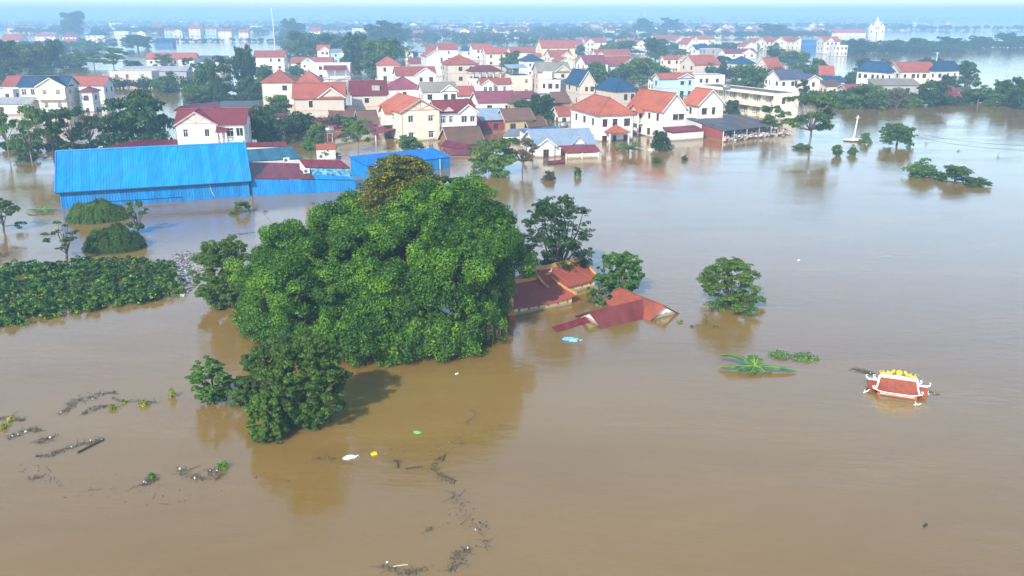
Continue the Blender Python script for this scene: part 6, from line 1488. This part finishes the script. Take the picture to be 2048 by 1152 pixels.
debris('thin debris curve below the white plastic bag', [(625, 918), (650, 915), (672, 918)], .2, 60, 12, 5)
debris('short dark debris streaks right of the yellow can', [(790, 920), (797, 930)], .25, 40, 13, 4)
debris('curved dark debris streaks near the picture centre bottom', [(882, 912), (872, 926), (868, 944), (900, 962), (908, 968)], .3, 110, 14, 8)
debris('trail of dark specks leading to the bottom edge', [(905, 985), (925, 1020), (950, 1045), (972, 1075), (968, 1095)], .8, 130, 15, 8, 1)
debris('dark debris cluster near the bottom edge, right', [(935, 1095), (925, 1110), (908, 1125), (905, 1140)], .5, 150, 16, 10, 1)
debris('dark debris specks with a pale stick at the bottom edge', [(758, 1132), (785, 1136), (815, 1146), (860, 1134)], .4, 110, 17, 9, 1)
debris('small dark debris spot near the bottom centre', [(856, 1056), (862, 1060)], .22, 30, 18, 2)
debris('dark floating branches left of the shrine gate', [(1706, 738), (1725, 742), (1748, 750)], .35, 170, 19, 14, 2)
debris('dark floating branches right of the shrine gate', [(1850, 780), (1868, 786), (1880, 792)], .2, 60, 20, 5, 1)
debris('scattered debris around the green leafy floats', [(1540, 704), (1570, 722), (1600, 712), (1640, 722)], .6, 160, 21, 8, 5)
debris('floating weeds behind the banyan left side', [(455, 470), (480, 468), (510, 464)], .6, 160, 22, 8)
debris('thin twig line on the water left of the banyan', [(410, 486), (430, 484), (452, 483)], .12, 30, 23, 5)
debris('scattered specks in the banyan reflection', [(935, 815), (950, 830), (935, 850)], .5, 40, 24, 5)
debris('fine debris scattered over the lower left water', [(40, 930), (110, 960), (200, 985), (330, 990), (450, 975), (560, 960)], 1.6, 90, 25, 8)
debris('fine debris scattered under the banyan reflection edge', [(780, 905), (860, 900), (940, 880), (1010, 850)], 1.2, 80, 26, 6)
# rubbish raft between the thicket and the banyan
rng = np.random.default_rng(5); pp, _ = patch_points([(342, 510), (372, 503), (408, 508), (424, 522), (412, 548), (392, 572), (372, 588), (360, 570), (352, 545)], 1300, rng)
tm = [paint('trash_%d' % i, c_, .6, var=.2) for i, c_ in enumerate(((.42, .43, .42), (.24, .28, .32), (.12, .14, .15), (.26, .18, .11), (.05, .08, .16), (.30, .26, .20), (.22, .08, .06), (.03, .035, .04)))]
b = MB(); c0 = np.array((pp[:, 0].mean(), pp[:, 1].mean(), 0))
for x, y in pp:
    s = rng.uniform(.04, .15, 3); a = rng.uniform(0, 3); z = rng.uniform(0, .10); x -= c0[0]; y -= c0[1]
    b.add([(x + (i * s[0] * cos(a) - j * s[1] * sin(a)), y + (i * s[0] * sin(a) + j * s[1] * cos(a)), z + k * s[2] * .5) for i, j, k in ((-1, -.8, 0), (1, -.6, 0), (.8, .9, .1), (-.9, .7, 0), (-.6, -.5, .8), (.6, -.4, 1), (.5, .5, .7), (-.5, .5, .9))], [(4, 5, 6, 7), (0, 1, 5, 4), (1, 2, 6, 5), (2, 3, 7, 6), (3, 0, 4, 7)], int(rng.choice(8, p=(.24, .2, .14, .1, .08, .1, .05, .09))))
tag(b.build('rubbish_raft', None, *tm, loc=c0), 'raft of mixed floating rubbish between thicket and banyan', 'rubbish', kind='stuff')
# single floating things
def bag(label, px, py, s, col, name='plastic_bag', seed=0, flat=.35, rz=0.3):
    rng = np.random.default_rng(seed); P = at(px, py); o = thing(name, label, 'bag', P, rz); vs = []; n = 10
    for j, (r, z) in enumerate(((.55, -.06), (1, .12), (.8, .55), (.35, .9), (.1, 1.0))):
        for k in range(n): a = 2 * pi * k / n; q = r * rng.uniform(.75, 1.2); vs.append((1.6 * s * q * cos(a), s * q * sin(a), z * s * flat * 2 * rng.uniform(.85, 1.1)))
    fs = [(j * n + k, j * n + (k + 1) % n, (j + 1) * n + (k + 1) % n, (j + 1) * n + k) for j in range(4) for k in range(n)] + [tuple(range(4 * n, 5 * n))]
    obj('body', mesh('body', vs, fs, [col]), o)
    MB().tube([(1.5 * s, 0, .05), (1.9 * s, .1 * s, .10), (2.2 * s, -.1 * s, .03)], [.05 * s + .02, .08 * s + .01, .01], 5).build('knot', o, col)
WB = paint('bag_white', (.78, .80, .82), .4); YB = paint('can_yellow', (.80, .60, .02), .45); GB = paint('bag_green', (.10, .60, .06), .5); BB = paint('tarp_blue', (.20, .48, .72), .5, var=.4, scale=4)
bag('white plastic bag floating below the banyan reflection', 699, 916, .26, WB, seed=1); bag('bright green plastic bag in the banyan reflection', 834, 865, .16, GB, seed=2, rz=-.4)
bag('blue and white tarpaulin bundle floating left of the pavilion', 1141, 680, .48, BB, 'tarpaulin', 3, .25, -.3); bag('blue plastic bag caught in the small-leaved tree foot', 672, 822, .16, paint('bag_blue', (.06, .25, .55), .5), seed=4)
o = thing('plastic_can', 'small yellow plastic can floating right of the white bag', 'can', at(748, 909), .5); MB().box(-.17, -.11, -.1, .17, .11, .10).build('body', o, YB); MB().tube([(-.1, 0, .1), (-.08, 0, .17), (.06, 0, .17), (.08, 0, .1)], .02, 5).build('handle', o, YB); MB().lathe([(.04, .1), (.04, .14)], 8, .13).build('cap', o, YB)
o = thing('floating_crate', 'yellow plastic crate floating at the feathery shrub', 'crate', at(443, 796), .15); cy_ = paint('crate_yellow', (.72, .46, .08), .5)
for i, a in enumerate(((-.34, -.24, .34, -.20), (-.34, .20, .34, .24), (-.34, -.199, -.30, .199), (.30, -.199, .34, .199))): MB().box(a[0], a[1], -.15, a[2], a[3], .16).build('side', o, cy_)
MB().box(-.3, -.2, -.14, .3, .2, -.11).build('bottom', o, cy_)
def log(label, p0, p1, r=.07, mat=DARKWOOD, name='floating_log', cat='log'):
    A_, B_ = at(*p0), at(*p1); o = thing(name, label, cat, A_); d = B_ - A_; n_ = np.array((-d[1], d[0], 0)) * .02
    MB().tube([(0, 0, .02), d * .5 + n_ + (0, 0, .03), d + (0, 0, .02)], [r, r * .9, r * .6], 7).build('trunk', o, mat); MB().tube([d * .7, d * .78 + n_ * 9 + (0, 0, .08)], [r * .5, r * .15], 5).build('branch_stub', o, mat)
log('dark straight log floating at the lower left', (156, 906), (208, 880), .09); log('pale stick floating at the bottom edge', (786, 1134), (816, 1130), .04, paint('pale_wood', (.50, .42, .28), .8), 'floating_stick', 'stick')
log('dark twig floating right of the small yellow can', (797, 936), (795, 921), .05, name='floating_stick', cat='stick'); log('long dark twig floating below the banyan reflection', (880, 948), (912, 962), .045, name='floating_stick', cat='stick'); log('curved dark twig floating at centre bottom', (812, 938), (846, 934), .05, name='floating_stick', cat='stick')
log('upright-looking dark branch floating right of the curved twig', (886, 922), (891, 910), .055, name='floating_stick', cat='stick'); log('dark floating branch tip left of the shrine gate', (1706, 738), (1750, 748), .07, name='floating_branch', cat='branch')
for lab, px, py in (('white box floating before the dark round shrub, right one', 1326, 299), ('white box floating before the dark round shrub, left one', 1300, 301), ('white foam piece in the grassy tuft', 1107, 356), ('white foam piece at the thicket tip', 365, 592)):
    o = thing('foam_box', lab, 'box', at(px, py), .3); s = 8 / ppm(at(px, py)) / 2; MB().box(-s, -s * .7, -.1, s, s * .7, s * .8).build('body', o, TRIM); MB().box(-s * 1.04, -s * .74, s * .8, s * 1.04, s * .74, s * .95).build('lid', o, TRIM)
for lab, px, py, s_ in (('white speck of foam floating right of the lone tufted tree', 1598, 521, .12), ('dark bottle floating at the lower right', 1851, 1051, .10), ('white speck of foam in the banyan reflection', 914, 748, .08)):
    o = thing('floating_bottle', lab, 'bottle', at(px, py), .7); m_ = DARKWOOD if 'dark' in lab else WB; q = MB(); q.tube([(-2 * s_, 0, .02), (-1.6 * s_, 0, .03), (.8 * s_, 0, .03), (1.3 * s_, 0, .03)], [s_ * .5, s_ * .75, s_ * .75, s_ * .3], 8); q.build('body', o, m_); MB().tube([(1.3 * s_, 0, .03), (1.7 * s_, 0, .03)], s_ * .32, 8).build('cap', o, m_)
P = at(505, 590); o = thing('bamboo_pole', 'bundle of thin poles with red cloth strips beside the banyan left edge', 'pole', P)
zt_ = zat(P[1], 490)
for i, (dx, tx) in enumerate(((-.5, -.75), (-.2, -.25), (.1, .35))): MB().tube([(dx, 0, -.8), (tx, .1 * i, zt_ * (1 - .12 * i))], [.035, .02], 5).build('pole', o, paint('bamboo', (.48, .30, .14), .6))
for i, (dx, z_) in enumerate(((-.35, .55), (-.05, .42), (.2, .3))): MB().slab([(dx, -.05, zt_ * z_), (dx + .35, -.12, zt_ * z_ - .35), (dx + .4, -.1, zt_ * z_ - .6), (dx + .05, -.05, zt_ * z_ - .15)], .02).build('cloth_strip', o, paint('red_cloth', (.55, .06, .03), .8))
# white pole on a slab and its wires
P = at(1711, 282); hp_ = zat(P[1], 231); po = thing('utility_pole', 'white pole on a flooded white slab roof, right', 'pole', P)
MB().tube([(-.6, 0, -1), (-.5, 0, 0), (-.05, 0, hp_)], [.22, .2, .13], 8).build('shaft', po, TRIM); MB().box(-.5, -.07, hp_ - .5, .4, .07, hp_ - .36).build('crossarm', po, TRIM); MB().lathe([(.3, .45), (.24, .8)], 8, -.5).build('base_collar', po, TRIM)
sl = thing('slab_roof', 'flat white slab roof showing just above the water under the pole', 'roof', P)
rng = np.random.default_rng(3); ed = [(2.6 * cos(a) * rng.uniform(.88, 1.05), 1.5 * sin(a) * rng.uniform(.85, 1.05), .38) for a in np.linspace(0, 2 * pi, 18, endpoint=False)]
MB().slab(ed, .16).build('top', sl, paint('slab_white', (.72, .68, .64), .9, var=.2)); MB().slab([(x * .97, y * .97, .215) for x, y, _ in ed], 1.2).build('edge', sl, DARKWOOD)
q0 = np.array((P[0], P[1], hp_ - .3)); q1 = at(2120, 292, 5.2)
wr = thing('power_line', 'two thin wires crossing the water from pole to right edge', 'wire', (P[0], P[1], 0))
for k in (0, .75):
    t = np.linspace(0, 1, 16)[:, None]; pts = (q0 - np.array((P[0], P[1], 0))) * (1 - t) + (q1 - np.array((P[0], P[1], 0))) * t; pts[:, 2] -= 1.6 * 4 * (t * (1 - t))[:, 0] + k; MB().tube(pts, .022, 4).build('wire', wr, DARKWOOD)
Pq = np.array((q1[0], q1[1], 0)); po = thing('utility_pole', 'grey pole carrying the wires beyond the right edge', 'pole', Pq); MB().tube([(0, 0, -1), (0, 0, 5.6)], [.16, .12], 8).build('shaft', po, CONC); MB().box(-.6, -.06, 5.0, .6, .06, 5.12).build('crossarm', po, CONC)
for i, (px, yt, yb) in enumerate(((1668, 98, 116), (1873, 104, 120), (1970, 62, 96))):
    P = at(px, yb); hh = zat(P[1], yt); o = thing('utility_pole', ('lone thin pole in the water beyond the pale house', 'lone thin pole behind the twin-gabled house', 'lone thin pole near the far right trees')[i], 'pole', P); MB().tube([(0, 0, -1), (.0, 0, hh)], [.22, .14], 6).build('shaft', o, TRIM); MB().box(-.9, -.08, hh - .8, .9, .08, hh - .6).build('crossarm', o, TRIM)

# ------------------------------------------------------------------ far plain: church, small houses, tree belts
P = at(1750, 73); s = 1 / ppm(P); ch = thing('church', 'far white church with stepped towers and a pointed spire', 'church', P, -.25)
hs_ = lambda y: zat(P[1], y)
b = MB(); w0 = 14 * s
b.box(-w0, -8, -1, w0, 20, hs_(57)); b.add([(-w0, -8, hs_(57)), (w0, -8, hs_(57)), (0, -8, hs_(50)), (-w0, 20, hs_(57)), (w0, 20, hs_(57)), (0, 20, hs_(50))], [(0, 1, 2), (3, 5, 4), (0, 2, 5, 3), (1, 4, 5, 2)]); b.build('nave', ch, W['white'])
b = MB(); b.box(-6.5 * s, -11, -1, 6.5 * s, -3, hs_(50)); b.box(-5 * s, -10.4, hs_(50), 5 * s, -3.6, hs_(45)); b.build('tower', ch, W['white'])
MB().lathe([(5.2 * s, hs_(45)), (3.2 * s, hs_(42)), (1.3 * s, hs_(37)), (.15 * s, hs_(32))], 8, 0, -7).build('spire', ch, W['white'])
for sx in (-1, 1):
    b = MB(); b.box(sx * 10.5 * s - 4 * s, -10, -1, sx * 10.5 * s + 4 * s, -3, hs_(53)); b.build('side_tower', ch, W['cream']); MB().lathe([(4 * s, hs_(53)), (1.6 * s, hs_(50)), (.2 * s, hs_(47.5))], 8, sx * 10.5 * s, -6.5).build('side_spire', ch, W['white'])
for i, (x, y0_, y1_) in enumerate(((-10.5, 60, 66), (10.5, 60, 66), (-2.2, 53, 58), (2.2, 53, 58), (0, 62, 71), (-6.8, 60, 65), (6.8, 60, 65))):
    w_ = obj('window', WF['double', 'b'], ch, (x * s - 1.1 * s, -11.15 if abs(x) < 5 else -10.15 if abs(x) > 10 else -8.15, hs_(y1_)), 0, (2.2 * s, 1, hs_(y0_) - hs_(y1_))); obj('pane', PANE, w_)
house('long white far building left of the church', (1664, 65), 1732, None, 4.6, 6, 'gx', wall='white', rc='red', d=14, wf=8, ws=1, name='far_building', cat='building')
# far houses nothing tells apart: one wall mesh and roof mesh per kind, each house its own object
def far_kind(i):
    r_ = random.Random(i); w_, d_, h_, rs_ = r_.uniform(3.5, 6.5), r_.uniform(4, 6), r_.choice((3.2, 5.6, 6.4, 7.0)), r_.uniform(1.6, 3.0)
    b = MB()
    for org, rz, Lx in (((-w_, -d_), 0, 2 * w_), ((w_, -d_), pi / 2, 2 * d_), ((w_, d_), pi, 2 * w_), ((-w_, d_), -pi / 2, 2 * d_)): wall_face(b, org, rz, Lx, h_, layout(3 if rz == 0 else 1, Lx, h_, r_, 2 if h_ > 4 else 1))
    for x in (-w_, w_): b.add([(x, -d_, h_), (x, d_, h_), (x, 0, h_ + rs_)], [(0, 1, 2)])
    rb = MB(); gable_slab(rb, -w_, w_, -d_, d_, h_, rs_, 'x', .5, .2)
    ops = layout(3, 2 * w_, h_, random.Random(i), 1)
    return b.mesh('wall', W[('white', 'white', 'cream', 'pale', 'white', 'pink')[i % 6]]), rb.mesh('roof', R[('red', 'red', 'orange', 'plum', 'grey', 'red', 'blue')[i % 7]])
FK = [far_kind(i) for i in range(14)]
rnd = random.Random(21); cnt = 0
for i in range(300):
    x = rnd.uniform(0, 1900); yb = 47.5 + 15 * rnd.random() ** 1.6
    if x < 580: yb = rnd.uniform(42, 47)
    if i >= 210: x, yb = rnd.uniform(820, 1660), rnd.uniform(60, 74)
    if x > 1560 and rnd.random() < .3: continue
    P = at(x, yb); k = rnd.randrange(14)
    lab = 'tiny %s house with %s roof on the hazy %s plain' % (('white', 'white', 'cream', 'pale', 'white', 'pinkish')[k % 6], ('red', 'red', 'orange', 'plum', 'grey', 'red', 'blue')[k % 7], 'far left' if x < 580 else 'far middle' if x < 1250 else 'far right')
    o = thing('far_house', lab, 'house', P, rnd.uniform(-.4, .4) + (pi / 2 if rnd.random() < .35 else 0), lab.replace('house', 'houses').replace('tiny ', ''))
    s_ = rnd.uniform(.85, 1.25); o.scale = (s_, s_, s_)
    obj('wall', FK[k][0], o); obj('roof', FK[k][1], o)
def belt(name, label, rows, seed, leaf):
    rng = np.random.default_rng(seed); blobs = []
    for (x0, x1, y, n, hmin, hmax) in rows:
        for i in range(n):
            P = at(rng.uniform(x0, x1), y + rng.uniform(-1.0, 1.0)); h = rng.uniform(hmin, hmax)
            for j in range(4):
                r_ = h * rng.uniform(.28, .48); blobs.append(((P[0] + rng.normal() * h * .35, P[1] + rng.normal() * h * .4, h * rng.uniform(.32, .72)), (r_ * 1.2, r_ * 1.2, r_), 1.0))
    C, N, T = blob_leaves(blobs, 42, rng, low=-.8); keep = C[:, 2] > .05
    tag(obj(name, leaf_mesh(name, C[keep], N[keep], leaf * 1.0, L['dark'], T[keep], aspect=.8, rng=rng)), label, 'woodland', kind='stuff')
belt('tree_belt', 'belt of trees behind the central red roofs', [(820, 1320, 78, 150, 5, 9), (780, 1330, 70, 160, 6, 10), (1320, 1660, 75, 120, 5, 9), (900, 1330, 90, 60, 4, 7), (1300, 1560, 100, 50, 3, 6), (560, 760, 82, 60, 5, 9), (840, 1000, 84, 20, 4, 6)], 1, 1.1)
belt('far_woodland', 'hazy woodland across the far plain', [(0, 600, 66, 120, 5, 9), (0, 600, 58, 130, 5, 9), (0, 580, 50, 140, 6, 11), (560, 1500, 63, 200, 6, 10), (560, 1800, 55, 240, 7, 11), (0, 1900, 46, 220, 8, 13), (1650, 2048, 60, 60, 6, 10)], 2, 2.0)
belt('horizon_woodland', 'faint tree line on the horizon', [(-100, 2150, 41, 240, 12, 20), (-200, 2250, 37.5, 220, 18, 34)], 3, 4.5)
belt('island_scrub', 'low scrub on the far right island', [(1690, 1930, 105, 120, 2.5, 6), (1690, 1930, 100, 80, 4, 8), (1930, 2060, 95, 60, 2, 6), (1560, 1700, 92, 40, 3, 6)], 4, .9)
belt('shore_scrub', 'low scrub along the far left shore', [(0, 230, 94, 70, 3, 5), (130, 560, 83, 70, 2, 3.5), (0, 130, 112, 60, 5, 9), (0, 110, 132, 40, 5, 8), (560, 760, 96, 80, 5, 9), (690, 830, 120, 60, 5, 9)], 5, .8)
belt('village_greenery', 'low greenery filling gaps between the village houses', [(400, 520, 188, 34, 2, 4), (380, 520, 204, 50, 1.5, 3), (520, 700, 262, 60, 1.5, 3.5), (1220, 1330, 152, 40, 3, 6), (1440, 1560, 160, 60, 3, 6), (1560, 1720, 176, 60, 2, 4.5), (1600, 1760, 200, 60, 1.5, 3), (1680, 1920, 209, 90, 1.5, 3.2), (1930, 2060, 206, 60, 1.5, 4), (1000, 1120, 222, 40, 1.5, 3), (1150, 1250, 160, 30, 2, 4), (200, 420, 176, 60, 1.5, 4), (0, 200, 300, 30, 1, 2)], 6, .55)

# ------------------------------------------------------------------ haze
hm_ = bpy.data.materials.new('haze'); hm_.use_nodes = True; nt = hm_.node_tree
for n in list(nt.nodes): nt.nodes.remove(n)
ho = nt.nodes.new('ShaderNodeOutputMaterial'); pvn = nt.nodes.new('ShaderNodeVolumePrincipled')
pvn.inputs['Color'].default_value = (.42, .71, 1.0, 1); pvn.inputs['Density'].default_value = 0.00068; pvn.inputs['Anisotropy'].default_value = 0.0
nt.links.new(pvn.outputs[0], ho.inputs['Volume'])
tag(obj('haze', MB().box(-SPAN - 20, -420, -3, SPAN + 20, SPAN + 20, 62).mesh('haze', hm_)), 'pale blue haze over the whole plain', 'haze', kind='stuff')
